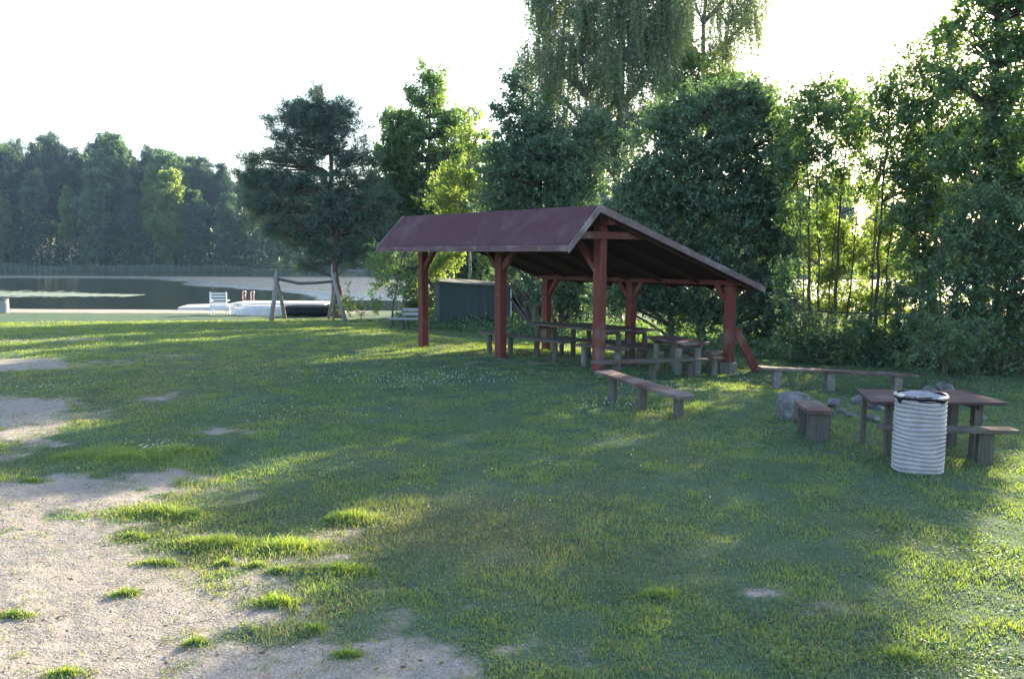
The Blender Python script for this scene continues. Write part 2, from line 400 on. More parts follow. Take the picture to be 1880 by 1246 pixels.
straw_sunlit = (RNG.random(len(x)) < np.clip(dr * .7 * (1 - lu) + .025, 0, .8))  # pale blades for parched turf and for the painted sunlit strip
tint = np.clip(.18 + .35 * (pn - .3) + .10 * RNG.random(len(x)) + .22 * lu, .02, .62); tint = np.where(straw_sunlit, .72 + .28 * RNG.random(len(x)), tint)
m, t, b, o = new_mat('grass_mat'); t.nodes.remove(b)
a = nn(t, 'ShaderNodeAttribute', attribute_name='tint')
col = ramp(t, a.outputs['Fac'], [(0, (.052, .112, .070)), (.35, (.080, .160, .095)), (.62, (.125, .225, .080)), (.72, (.20, .185, .085)), (1, (.34, .30, .17))])
df = nn(t, 'ShaderNodeBsdfDiffuse'); tr = nn(t, 'ShaderNodeBsdfTranslucent'); mx = nn(t, 'ShaderNodeMixShader'); mx.inputs[0].default_value = .45
t.links.new(col, df.inputs[0])
tcol = ramp(t, a.outputs['Fac'], [(0, (.10, .18, .03)), (.62, (.50, .64, .03)), (.72, (.34, .33, .08)), (1, (.42, .36, .15))]); t.links.new(tcol, tr.inputs[0])
t.links.new(df.outputs[0], mx.inputs[1]); t.links.new(tr.outputs[0], mx.inputs[2])
gl = nn(t, 'ShaderNodeBsdfGlossy'); gl.inputs['Roughness'].default_value = .5; mg = nn(t, 'ShaderNodeMixShader'); mg.inputs[0].default_value = .05
t.links.new(mx.outputs[0], mg.inputs[1]); t.links.new(gl.outputs[0], mg.inputs[2]); t.links.new(mg.outputs[0], o.inputs[0])
M_GRASS = m
tag(link('grass', np_mesh('grass', V, [q4, q3], m, np.concatenate([tint, tint]))), 'short patchy lawn grass with brighter tufts on the sandy lakeside ground', 'grass', kind='stuff')

# clover heads
cx, cy = [], []
for (px, py, r1, r2, n) in ((790, 702, 1.5, .8, 170), (285, 828, .35, .22, 60), (1130, 745, .7, .5, 60), (560, 760, 1.2, .8, 50), (480, 690, 2, 1, 60), (1385, 705, .6, .5, 50), (100, 712, .5, .4, 30), (900, 690, 1.5, .6, 90), (1180, 715, .5, .5, 60), (950, 900, 2.5, 1.5, 25)):
    p = at(px, py); q = RNG.normal(0, .55, (n, 2)); cx.append(p.x + q[:, 0] * r1); cy.append(p.y + q[:, 1] * r2)
cx, cy = np.concatenate(cx), np.concatenate(cy); N = len(cx); r = RNG.uniform(.005, .009, N) * (1 + .015 * np.hypot(cx, cy)); cz = gz(cx, cy) + RNG.uniform(.04, .075, N)
O = np.array([(1, 0, 0), (0, 1, 0), (-1, 0, 0), (0, -1, 0), (0, 0, 1), (0, 0, -1)], float)
V = (np.stack([cx, cy, cz], 1)[:, None, :] + O[None] * r[:, None, None]).reshape(-1, 3)
F = np.array([(0, 1, 4), (1, 2, 4), (2, 3, 4), (3, 0, 4), (1, 0, 5), (2, 1, 5), (3, 2, 5), (0, 3, 5)])
F = (np.arange(N)[:, None, None] * 6 + F[None]).reshape(-1, 3)
tag(link('clover_flowers', np_mesh('clover_flowers', V, [F], mat_noise('clover_mat', [(.3, (.5, .5, .42)), (.7, (.68, .68, .6))], 30))), 'tiny white clover flower heads scattered through the lawn', 'clover', kind='stuff')
# clover leaves and other low broad weeds in drifts, bits of dead leaf and twig
N = 150000; d = 2.6 + 13 * RNG.random(N) ** 1.3; th = RNG.uniform(-.78, .76, N); x, y = d * np.sin(th), d * np.cos(th)
k = (fbm(x, y, 1.3, 133, 4) > .53) & (RNG.random(N) < 1.05 - bare_f(x, y)); x, y = x[k], y[k]; N = len(x)
V, F = leaf_quads(np.stack([x, y, gz(x, y) + RNG.uniform(.006, .035, N)], 1), unit(RNG.normal(0, 1, (N, 3)) * [1, 1, .25]), RNG.uniform(.009, .018, N) * (1 + .05 * np.hypot(x, y)), .85, 3.0)
M_CLO = mat_leaf('clover_leaf', (.05, .10, .05), (.10, .18, .085), (.16, .30, .05), .35, .04)
tag(link('clover_leaves', np_mesh('clover_leaves', V, [F], M_CLO, RNG.random(N))), 'drifts of small broad clover leaves low in the lawn', 'clover', kind='stuff')
N = 5200; d = 3 + 11 * RNG.random(N) ** 1.2; th = RNG.uniform(-.78, .76, N); x, y = d * np.sin(th), d * np.cos(th)
V, F = leaf_quads(np.stack([x, y, gz(x, y) + .008 + .012 * RNG.random(N)], 1), unit(RNG.normal(0, 1, (N, 3)) * [1, 1, .12]), RNG.uniform(.012, .05, N), RNG.choice([.1, .16, .6], N) if False else .35, 2.5)
tag(link('leaf_litter', np_mesh('leaf_litter', V, [F], mat_noise('litter_mat', [(.3, (.05, .035, .022)), (.6, (.16, .11, .06)), (.8, (.30, .24, .15))], 3, .9, .1), None)), 'scattered bits of dead leaf and twig on the sand and grass', 'leaf litter', kind='stuff')
# gravel
N = 26000; d = 3 + 8 * RNG.random(N) ** 1.4; th = RNG.uniform(-.8, .6, N); x, y = d * np.sin(th), d * np.cos(th)
k = RNG.random(N) < bare_f(x, y) * .9 + .02; x, y = x[k], y[k]; N = len(x)
r = .0025 + .006 * RNG.random(N) ** 3; r = np.where(RNG.random(N) < .008, r * 2.0, r)
J = O[None] * np.array([1, 1, .6]) * r[:, None, None] * RNG.uniform(.6, 1.3, (N, 6, 1)); V = (np.stack([x, y, gz(x, y) + r * .2], 1)[:, None, :] + J).reshape(-1, 3)
F = np.array([(0, 1, 4), (1, 2, 4), (2, 3, 4), (3, 0, 4), (1, 0, 5), (2, 1, 5), (3, 2, 5), (0, 3, 5)]); F = (np.arange(N)[:, None, None] * 6 + F[None]).reshape(-1, 3)
tint = np.repeat(RNG.random(N), 8)
m, t, b, o = new_mat('gravel_mat'); a = nn(t, 'ShaderNodeAttribute', attribute_name='tint')
t.links.new(ramp(t, a.outputs['Fac'], [(0, (.2, .18, .16)), (.6, (.34, .31, .27)), (1, (.55, .52, .48))]), b.inputs['Base Color']); b.inputs['Roughness'].default_value = .85
tag(link('gravel', np_mesh('gravel', V, [F], m, tint)), 'fine pale gravel lying on the bare sandy ground', 'gravel', kind='stuff')

# ------------------------------------------------------------------ trees
def tubes(paths, radii, n=5):
    """paths (M,K,3), radii (M,K) -> verts, quads"""
    M_, K = paths.shape[:2]; D = np.gradient(paths, axis=1); D = unit(D)
    ref = np.where(np.abs(D[..., :1]) < .8, np.array([1.0, 0, 0]), np.array([0, 1.0, 0]))
    ref = np.broadcast_to(ref[:, :1], D.shape)
    s = unit(np.cross(D, ref)); u = np.cross(s, D); a = np.arange(n) * 2 * np.pi / n
    V = paths[:, :, None] + (s[:, :, None] * np.cos(a)[:, None] + u[:, :, None] * np.sin(a)[:, None]) * radii[:, :, None, None]
    b = (np.arange(M_)[:, None, None] * K + np.arange(K - 1)[None, :, None]) * n; j = np.arange(n)[None, None]; j2 = (j + 1) % n
    F = np.stack([b + j, b + j2, b + n + j2, b + n + j], -1).reshape(-1, 4)
    return V.reshape(-1, 3), F
def make_tree(stems, nodes_, leaf, bark, name='tree', twigs=6, per=14, L=.55, ls=.09, droop=.15, spread=.8, hang=0.0, wr=.6, tvar=.5, limb_r=.022, rise=.45, twr=.006, flat=.5, base_tint=.3):
    """stems: list of (points, r0, r1); nodes_ (n,3) world-relative branch ends. Returns (trunk mesh, crown mesh)"""
    nodes_ = np.asarray(nodes_); Nn = len(nodes_)
    Vs, Fs, off = [], [], 0
    def add(V, F):
        nonlocal off
        Vs.append(V); Fs.append(F + off); off += len(V)
    dense = []
    for pts, r0, r1 in stems:
        pts = np.array(pts, float); K = 14; tt = np.linspace(0, len(pts) - 1, K)
        pp = np.stack([np.interp(tt, np.arange(len(pts)), pts[:, k]) for k in range(3)], 1)
        pp[1:-1, :2] += RNG.normal(0, r0 * .35, (K - 2, 2)); rr = r0 + (r1 - r0) * np.linspace(0, 1, K) ** .8; rr[0] *= 1.35
        add(*tubes(pp[None], rr[None], 8)); dense.append((pp, rr))
    AP = np.concatenate([q[0] for q in dense]); AR = np.concatenate([q[1] for q in dense])
    # attach each node to the stem point a little below it
    tgt = nodes_ .copy(); hd = np.linalg.norm(tgt[:, None, :2] - AP[None, :, :2], axis=2)
    want = tgt[:, None, 2] - rise * hd; cost = np.abs(AP[None, :, 2] - want) + hd * .35
    j = cost.argmin(1); st = AP[j]; sr = np.minimum(AR[j] * .6, limb_r * (1 + .35 * np.linalg.norm(tgt - st, axis=1)))
    tq = np.linspace(0, 1, 6)[None, :, None]
    mid = (st + tgt) / 2; mid[:, 2] += (tgt[:, 2] - st[:, 2]) * .12 + .08 * np.linalg.norm(tgt - st, axis=1) * (1 if hang >= 0 else -1); mid += RNG.normal(0, .10, mid.shape)
    path = (1 - tq) ** 2 * st[:, None] + 2 * tq * (1 - tq) * mid[:, None] + tq ** 2 * tgt[:, None]
    rad = sr[:, None] * (1 - .82 * np.linspace(0, 1, 6)[None]); add(*tubes(path, rad, 4))
    # twigs
    ctr = AP.mean(0); outd = unit(tgt - st + np.array([0, 0, .05]))
    TN = Nn * twigs; o_ = np.repeat(path[:, 5], twigs, 0) * 1.0
    back = RNG.random((TN, 1)) * .5; o_ = o_ * (1 - back) + np.repeat(path[:, 4], twigs, 0) * back
    D = unit(np.repeat(outd, twigs, 0) * .8 + RNG.normal(0, spread, (TN, 3)) + np.array([0, 0, -droop])); Lt = L * RNG.uniform(.55, 1.25, TN)
    if hang > 0: Lh = hang * RNG.uniform(.4, 1.25, TN)
    else: Lh = np.zeros(TN)
    tq = np.linspace(0, 1, 4)
    tp = o_[:, None] + D[:, None] * (Lt[:, None] * (tq if hang <= 0 else np.sqrt(tq)))[..., None]
    tp[..., 2] -= (tq[None] ** 1.4) * Lh[:, None] + droop * .4 * (tq[None] ** 2) * Lt[:, None]
    add(*tubes(tp, (twr * (1 - .7 * tq))[None].repeat(TN, 0), 3))
    # leaves
    NL = TN * per; f = np.sqrt(RNG.random((TN, per))) * 3; i0 = np.clip(f.astype(int), 0, 2); fr = (f - i0)[..., None]; ar = np.arange(TN)[:, None]
    lp = tp[ar, i0] * (1 - fr) + tp[ar, i0 + 1] * fr; td = unit(tp[ar, i0 + 1] - tp[ar, i0]).reshape(-1, 3)
    lp = lp.reshape(-1, 3) + RNG.normal(0, ls * .35, (NL, 3))
    LD = unit(td * .5 + RNG.normal(0, .75, (NL, 3)) + np.array([0, 0, -.25 if hang > 0 else -.1]))
    s = ls * RNG.uniform(.6, 1.25, NL)
    LV, LF = leaf_quads(lp, LD, s, wr, flat)
    tint = np.clip(base_tint + tvar * (RNG.random(Nn).repeat(twigs * per) - .4) + RNG.normal(0, .12, NL), 0, 1)
    tr = np_mesh(name + '_trunk', np.concatenate(Vs), [np.concatenate(Fs)], bark, smooth=True)
    cr = np_mesh(name + '_crown', LV, [LF], leaf, tint)
    return tr, cr
def lobes_nodes(lobes, dens, shell=.55):
    out = []
    for (x, y, z, rx, ry, rz) in lobes:
        n = max(3, int(dens * math.pi * rx * rz)); v = unit(RNG.normal(0, 1, (n, 3))) * (RNG.random((n, 1)) ** shell)
        out.append(np.array([x, y, z]) + v * np.array([rx, ry, rz]))
    return np.concatenate(out)

RNG = np.random.default_rng(7); random.seed(7)
BARK = mat_wood('bark', (.035, .03, .025), (.10, .088, .072), (6, 6, 1.2), rough=.95, bump=.9)
BARK_P = mat_wood('pine_bark', (.06, .045, .035), (.16, .115, .08), (5, 5, 1.5), rough=.95, bump=.9)
BARK_B = mat_wood('birch_bark', (.06, .055, .05), (.42, .40, .37), (3, 3, 2.5), rough=.85, bump=.4)
BARK_G = mat_wood('alder_bark', (.05, .045, .035), (.14, .125, .10), (6, 6, 1.2), rough=.95, bump=.7)
L_WILLOW = mat_leaf('willow_leaf', (0.062, 0.119, 0.073), (0.156, 0.234, 0.144), (0.163, 0.300, 0.088), 0.45)
L_ALDER = mat_leaf('alder_leaf', (0.065, 0.122, 0.062), (0.156, 0.234, 0.120), (0.275, 0.450, 0.075), 0.53)
L_LIME = mat_leaf('lime_leaf', (.065, .12, .022), (.15, .22, .045), (.40, .54, .09), .58)
L_BIRCH = mat_leaf('birch_leaf', (0.081, 0.131, 0.069), (0.180, 0.240, 0.126), (0.375, 0.500, 0.150), 0.53)
L_PINE = mat_leaf('pine_needle', (0.062, 0.106, 0.083), (0.138, 0.198, 0.144), (0.100, 0.163, 0.062), 0.28)
L_DARK = mat_leaf('hedge_leaf', (0.056, 0.106, 0.060), (0.132, 0.204, 0.108), (0.175, 0.312, 0.062), 0.45)

def px_lobes(d, spec, dr=.8):
    """lobes given as (px, py, half width, half height[, depth offset]) as seen at distance d, turned into metres"""
    out = []
    for q in spec:
        px, py, rx, rz = q[:4]; do = q[4] if len(q) > 4 else 0; dd = d + do; k = dd / FPX
        out.append(((px - CX) * k, dd, EYE + (471 - py) * k, rx * k, max(.5, min(rx, rz) * k * dr * 1.3), rz * k))
    return out
DENS = 1.9
def plant(name, label, cat, d, spec, stems, leaf, bark, dens=9, group=None, dr=.9, **kw):
    """stems: (px base, px top, py top, r0 [, depth offset])"""
    L_ = px_lobes(d, spec, dr); N_ = lobes_nodes(L_, dens * DENS); kw['ls'] = kw.get('ls', .09) * .98; kw['per'] = int(kw.get('per', 14) * (1.45 if kw.get('wr', .6) > .3 else 1)); S = []
    g0 = gzf(dz(stems[0][0], d), d) ; bx = dz(stems[0][0], d)
    N_[:, 2] = np.maximum(N_[:, 2], g0 + .12)
    for st in stems:
        do = st[4] if len(st) > 4 else 0; x0, x1 = dz(st[0], d), dz(st[1], d); zt = EYE + (471 - st[2]) / FPX * d; z0 = gzf(x0, d + do) - .08
        S.append(([(x0, d + do, z0), (x0 * .7 + x1 * .3 + random.uniform(-.08, .08), d + do, z0 * .6 + zt * .4), (x1, d + do, zt)], st[3], st[3] * .22))
    o0 = np.array([bx, d, g0]); S = [([tuple(np.array(p) - o0) for p in pts], a, b) for pts, a, b in S]
    tr, cr = make_tree(S, N_ - o0, leaf, bark, name, **kw)
    r = empty(name, tuple(o0)); tag(r, label, cat, group)
    link('trunk', tr, r); link('crown', cr, r)
    return r

plant('pine_tree', 'dark spreading pine on the lake bank, its trunk rising behind the log swing frame', 'tree', 33,
      [(592, 178, 20, 14), (560, 205, 60, 12), (600, 212, 85, 14), (555, 232, 70, 12), (625, 245, 62, 16), (545, 262, 62, 16), (610, 272, 75, 18), (570, 225, 60, 24), (630, 215, 40, 24), (600, 250, 60, 24), (520, 300, 60, 16), (600, 300, 70, 18), (530, 285, 42, 9), (462, 300, 36, 12), (490, 325, 62, 14), (650, 300, 50, 20), (570, 340, 110, 20), (660, 345, 55, 28), (540, 375, 95, 24), (640, 385, 80, 30), (590, 415, 115, 22), (690, 410, 42, 34), (560, 445, 60, 14), (650, 445, 60, 20), (480, 350, 40, 20), (450, 330, 26, 16), (700, 375, 34, 30), (520, 425, 60, 20), (480, 390, 50, 22), (600, 465, 70, 16), (560, 490, 50, 10), (650, 480, 40, 16)],
      [(622, 596, 172, .20)], L_PINE, BARK_P, dens=9, twigs=7, per=20, L=.38, ls=.16, wr=.16, droop=-.25, spread=.6, limb_r=.016, rise=.15, tvar=.6, dr=1.2)
plant('alder_tree', 'tall pale green alder with a pointed top between the pine and the red shelter', 'tree', 36,
      [(790, 150, 22, 24), (785, 190, 42, 22), (735, 228, 34, 22), (810, 230, 60, 24), (712, 300, 36, 26), (700, 360, 36, 30), (770, 262, 70, 24), (820, 290, 50, 26), (740, 300, 45, 28), (780, 335, 75, 32), (735, 360, 45, 35), (790, 385, 70, 30), (750, 420, 60, 30), (840, 300, 40, 40), (850, 370, 50, 40), (705, 420, 40, 30)],
      [(792, 790, 140, .16)], L_ALDER, BARK_G, dens=10, twigs=6, per=12, L=.55, ls=.13, tvar=.7, base_tint=.45, dr=1.1)
plant('lime_green_birch', 'thin sunlit birch with yellow green leaves just above the left end of the shelter roof', 'tree', 32,
      [(862, 215, 14, 18), (858, 255, 24, 20), (870, 290, 28, 22), (840, 330, 46, 26), (870, 355, 32, 24), (820, 375, 40, 26), (845, 400, 50, 20), (888, 262, 16, 24), (896, 310, 22, 30), (892, 360, 24, 30)],
      [(862, 860, 205, .08)], L_LIME, BARK_B, dens=9, twigs=5, per=12, L=.5, ls=.11, tvar=.6, base_tint=.6)
plant('round_leafed_tree', 'dense dark green tree rising behind the middle of the shelter ridge', 'tree', 27,
      [(945, 165, 18, 22), (950, 210, 40, 30), (985, 250, 60, 45), (935, 290, 50, 45), (1010, 300, 75, 60), (960, 350, 75, 55, 1), (1050, 350, 60, 60), (920, 390, 50, 40, 2), (1000, 410, 90, 50, 1), (1080, 250, 35, 40), (985, 480, 80, 50, 3), (930, 530, 60, 40, 5), (1040, 540, 90, 50), (1090, 450, 60, 60), (925, 305, 36, 40, 3), (978, 295, 40, 40, 3), (1060, 300, 50, 50, 3)],
      [(985, 975, 190, .16), (1030, 1040, 240, .1)], L_WILLOW, BARK_G, dens=9, twigs=6, per=15, L=.55, ls=.11, tvar=.7, dr=1.1)
plant('weeping_birch', 'huge weeping birch with long hanging sprays, trunk behind the shelter ridge', 'tree', 29,
      [(1130, -260, 60, 50), (1100, -160, 90, 60), (1180, -150, 80, 60), (1030, -70, 60, 55), (1130, -60, 100, 60), (1220, -50, 60, 60), (1000, 10, 38, 45), (1070, 20, 70, 50), (1150, 20, 70, 50), (1230, 30, 40, 45), (1000, 90, 40, 40), (1060, 100, 60, 50), (1130, 110, 60, 50), (1200, 110, 40, 40), (1010, 160, 40, 35), (1080, 190, 60, 40), (1150, 200, 40, 40), (960, 110, 24, 40), (1020, 240, 50, 36), (1120, 250, 50, 30), (1180, 60, 50, 40), (985, -40, 30, 50)],
      [(1132, 1128, -280, .24), (1100, 1050, -60, .08)], L_BIRCH, BARK_B, dens=8, twigs=6, per=22, L=.35, hang=1.5, ls=.085, tvar=.7, droop=.5, rise=.9, base_tint=.5, spread=.7, dr=1.0)
plant('weeping_birch', 'airier weeping birch to the right, its outer twigs hanging against the white sky', 'tree', 32,
      [(1290, -230, 60, 50), (1250, -140, 60, 50), (1330, -130, 60, 50), (1290, -50, 80, 50), (1350, -20, 45, 45), (1250, 0, 40, 45), (1300, 40, 60, 40), (1365, 40, 22, 40), (1240, 70, 30, 40), (1320, 80, 40, 40), (1200, 40, 30, 40), (1360, 0, 36, 50), (1290, 100, 40, 30)],
      [(1270, 1285, -250, .18), (1300, 1330, -60, .07)], L_BIRCH, BARK_B, dens=3.6, twigs=6, per=20, L=.35, hang=1.6, ls=.085, tvar=.7, droop=.5, rise=.9, base_tint=.6, spread=.7)
plant('maple_tree', 'yellow green sunlit maple peeping over the dark willow behind the shelter', 'tree', 30,
      [(1260, 120, 34, 24), (1240, 165, 50, 32), (1300, 175, 60, 32), (1360, 175, 48, 28), (1195, 215, 36, 40), (1280, 215, 80, 30), (1390, 205, 24, 36), (1340, 230, 60, 30)],
      [(1290, 1270, 110, .13)], L_LIME, BARK_G, dens=10, twigs=6, per=14, L=.5, ls=.11, tvar=.8, base_tint=.55)
plant('grey_willow', 'big rounded dark willow crown filling the space right of the shelter ridge', 'tree', 21.5,
      [(1300, 188, 50, 22), (1350, 200, 40, 24), (1240, 212, 50, 26), (1220, 250, 60, 36), (1350, 250, 70, 45), (1290, 290, 100, 60), (1180, 330, 60, 60), (1390, 330, 55, 70), (1250, 370, 110, 70), (1350, 400, 90, 70), (1420, 420, 38, 60), (1160, 430, 70, 60), (1270, 470, 130, 60), (1400, 500, 60, 60), (1170, 530, 100, 50), (1300, 560, 120, 50), (1420, 580, 50, 50), (1440, 340, 30, 40), (1420, 255, 30, 40), (1400, 215, 26, 26), (1365, 186, 34, 22), (1330, 176, 34, 18)],
      [(1290, 1270, 230, .14), (1240, 1200, 280, .1), (1340, 1370, 280, .1)], L_WILLOW, BARK_G, dens=16, twigs=6, per=15, L=.5, ls=.085, tvar=.7, dr=.9)
plant('leafy_shrub', 'bright lime green shrub glimpsed under the left half of the shelter roof', 'shrub', 29,
      [(815, 480, 26, 26), (835, 460, 20, 18), (800, 505, 18, 18)], [(815, 815, 470, .03)], L_LIME, BARK_G, dens=14, twigs=5, per=14, L=.35, ls=.09, base_tint=.7)
plant('hedge_shrub', 'dark shrub mass behind the green hut, between the two nearest left posts', 'shrub', 34,
      [(870, 480, 50, 45), (900, 530, 60, 50), (860, 430, 50, 40), (770, 560, 30, 30), (790, 470, 30, 50), (755, 510, 30, 40)], [(880, 880, 450, .06)], L_DARK, BARK_G, dens=11, twigs=6, per=14, L=.45, ls=.11)
plant('alder_sapling', 'forked young alder standing just left of the leftmost red post', 'sapling', 27,
      [(720, 500, 34, 22), (750, 470, 40, 30), (700, 470, 30, 24), (740, 530, 26, 16), (700, 525, 20, 12), (765, 520, 14, 24)], [(718, 738, 480, .05), (752, 730, 510, .04)], L_ALDER, BARK_G, dens=9, twigs=5, per=10, L=.4, ls=.09, tvar=.8, base_tint=.5)
plant('bank_shrub', 'low sunlit shrub on the lake bank right of the pine trunk', 'shrub', 32,
      [(655, 568, 22, 12), (690, 560, 18, 14), (632, 560, 10, 22), (640, 540, 9, 16)], [(660, 660, 560, .02)], L_LIME, BARK_G, dens=13, twigs=4, per=10, L=.28, ls=.07, base_tint=.4)

# slender alders on the right, row by the hedge
SP = [('two pale slender stems leaning apart in the thicket, just right of the big willow', 1490, 1462, 165, 19.5, [(1440, 240, 32, 34, 1.5), (1438, 290, 34, 34, 1), (1462, 185, 42, 20), (1495, 165, 32, 16), (1450, 225, 40, 26), (1500, 215, 46, 26), (1475, 275, 50, 26), (1445, 310, 32, 30), (1500, 340, 30, 20), (1460, 390, 30, 30)]),
      ('slim alder with an open flat topped crown, second from the big willow', 1535, 1545, 168, 20.5, [(1540, 178, 36, 18), (1520, 208, 40, 22), (1565, 222, 34, 26), (1540, 260, 50, 26), (1530, 320, 36, 22), (1570, 350, 30, 22)]),
      ('slim alder with a pointed crown above the brightest gap of the thicket', 1612, 1615, 122, 19, [(1618, 142, 22, 18), (1608, 175, 44, 24), (1635, 205, 50, 28), (1590, 240, 42, 28), (1640, 270, 46, 30), (1600, 310, 44, 24), (1650, 340, 36, 30)]),
      ('slim alder left of the tallest tree on the right, crown rising to its shoulder', 1690, 1690, 60, 18.5, [(1700, 90, 30, 24), (1680, 130, 44, 30), (1710, 175, 50, 32), (1670, 225, 46, 34), (1720, 260, 44, 36), (1680, 310, 50, 34), (1710, 370, 50, 34), (1670, 400, 40, 36), (1700, 460, 50, 40)])]
for (lab, pb, pt, yt, d, lb) in SP:
    plant('slender_alder', lab, 'tree', d, lb, [(pb, pt, yt, .055), (pb + 26, pt + 34, yt + 90, .035, .3), (pb - 22, pt - 20, yt + 130, .03, -.3)], L_ALDER, BARK, dens=19, group='slender alders in the thicket on the right', twigs=5, per=11, L=.42, ls=.085, tvar=.7, spread=.9)
plant('tall_poplar', 'tallest tree on the right, leaving the top of the frame', 'tree', 17.5,
      [(1800, -150, 80, 50), (1770, -70, 80, 50), (1850, -60, 70, 50), (1760, 0, 44, 36), (1830, 10, 60, 40), (1890, 30, 44, 50), (1745, 60, 40, 34), (1810, 80, 56, 34), (1870, 110, 50, 40), (1770, 140, 50, 34), (1720, 150, 30, 24), (1830, 180, 56, 36), (1770, 220, 56, 36), (1870, 240, 50, 40), (1800, 290, 80, 40), (1740, 290, 40, 40), (1870, 330, 50, 50), (1960, 40, 60, 60), (1980, 380, 60, 60)],
      [(1795, 1800, -190, .12), (1860, 1868, -60, .08, .6)], L_ALDER, BARK_G, dens=17, twigs=5, per=12, L=.48, ls=.092, tvar=.8, spread=.9)
plant('hazel_bush', 'broad dark hazel bush below the tallest tree at the right edge', 'shrub', 16.3,
      [(1800, 380, 70, 40), (1860, 420, 70, 50), (1770, 440, 70, 50), (1830, 490, 90, 50), (1740, 510, 60, 50), (1890, 540, 60, 60), (1790, 570, 90, 50), (1720, 590, 60, 40), (1850, 620, 90, 50), (1760, 640, 80, 30), (1950, 480, 70, 100), (1970, 600, 70, 60)],
      [(1800, 1790, 380, .06), (1850, 1870, 400, .05), (1740, 1720, 450, .05)], L_DARK, BARK_G, dens=14, twigs=5, per=13, L=.36, ls=.075, tvar=.8)
plant('elder_bush', 'shadowed elder bush at the foot of the slender alders', 'shrub', 17.8,
      [(1480, 600, 50, 36), (1540, 625, 60, 26), (1610, 630, 60, 26), (1670, 610, 50, 40), (1450, 520, 30, 50), (1660, 540, 40, 40), (1580, 600, 50, 20), (1510, 640, 80, 18), (1640, 650, 80, 18)],
      [(1480, 1470, 560, .04), (1660, 1660, 540, .04)], L_DARK, BARK_G, dens=15, twigs=5, per=12, L=.34, ls=.075, tvar=.8)
plant('thicket_tree', 'dense dark tree standing behind the slim alders, left of the tallest tree', 'tree', 22.5,
      [(1690, 300, 50, 40), (1740, 350, 60, 50), (1680, 400, 60, 50), (1760, 430, 60, 50), (1700, 480, 60, 40), (1740, 240, 46, 40)],
      [(1710, 1715, 250, .1)], L_DARK, BARK, dens=9, twigs=6, per=14, L=.5, ls=.10, tvar=.8)
plant('thicket_tree', 'dense dark tree behind the tallest tree, near the right edge of the picture', 'tree', 22,
      [(1830, 260, 60, 50), (1880, 330, 60, 60), (1820, 370, 60, 50), (1880, 440, 70, 60), (1940, 300, 60, 80), (1800, 470, 60, 60), (1940, 450, 70, 80)],
      [(1860, 1860, 270, .1)], L_DARK, BARK, dens=9, twigs=6, per=14, L=.5, ls=.10, tvar=.8)
for (lab, d, lb) in (('yellow green backlit bush glowing through the left of the thicket', 24, [(1500, 400, 36, 30), (1530, 350, 40, 22), (1490, 450, 36, 30), (1540, 430, 40, 36), (1520, 500, 44, 34), (1490, 560, 36, 34), (1550, 560, 36, 34)]),
                     ('yellow green backlit bush glowing in the middle of the thicket', 24.5, [(1600, 360, 36, 24), (1620, 410, 40, 34), (1580, 470, 36, 36), (1630, 480, 36, 34), (1600, 540, 40, 34), (1640, 570, 36, 30), (1590, 600, 40, 24)]),
                     ('yellow green backlit bush glowing behind the hazel near the right edge', 23, [(1690, 520, 36, 30), (1720, 470, 30, 24), (1710, 570, 40, 30), (1760, 590, 40, 30), (1800, 540, 30, 30), (1840, 590, 40, 30)])):
    plant('backlit_bush', lab, 'shrub', d, lb, [(lb[0][0], lb[0][0], lb[0][1], .04), (lb[0][0] + 50, lb[0][0] + 60, lb[0][1] + 20, .03)], L_LIME, BARK, dens=15, group='backlit bushes behind the slender alders', twigs=5, per=10, L=.4, ls=.095, tvar=.7, base_tint=.55)
# trees beyond the right edge of the photograph that shade the lawn
for (x, y, s, rz) in ((14.5, 13.5, .95, 1.0), (19, 19, 1.1, 2.2), (19.5, 10, .9, 4)):
    src = [q for q in C.objects if q.name.startswith('tall_poplar')][0]
    c = copy_tree(src); c.location = (x, y, gzf(x, y)); c.rotation_euler.z = rz; c.scale = (s, s, s)
    tag(c, 'poplar standing outside the picture to the right', 'tree', 'poplars right of the picture')

# small plants by the fire ring
plant('small_bush', 'little round dark bush on the grass behind the long far bench', 'bush', at(1474, 668).y,
      [(1474, 660, 22, 7), (1468, 656, 12, 5)], [(1474, 1474, 656, .012)], L_DARK, BARK, dens=90, twigs=5, per=10, L=.12, ls=.045)
p = at(1762, 716)
plant('willow_sapling', 'thin bare stemmed sapling growing behind the fire ring stones', 'sapling', p.y,
      [(1690, 640, 40, 26), (1740, 610, 40, 40), (1780, 640, 40, 30), (1720, 580, 26, 30), (1800, 600, 30, 40), (1660, 655, 22, 16)],
      [(1748, 1735, 560, .014), (1766, 1768, 580, .014, .1), (1690, 1725, 620, .012, -.1), (1712, 1700, 600, .012), (1780, 1800, 600, .01)], L_DARK, BARK, dens=16, twigs=4, per=9, L=.22, ls=.055, limb_r=.006, twr=.003)

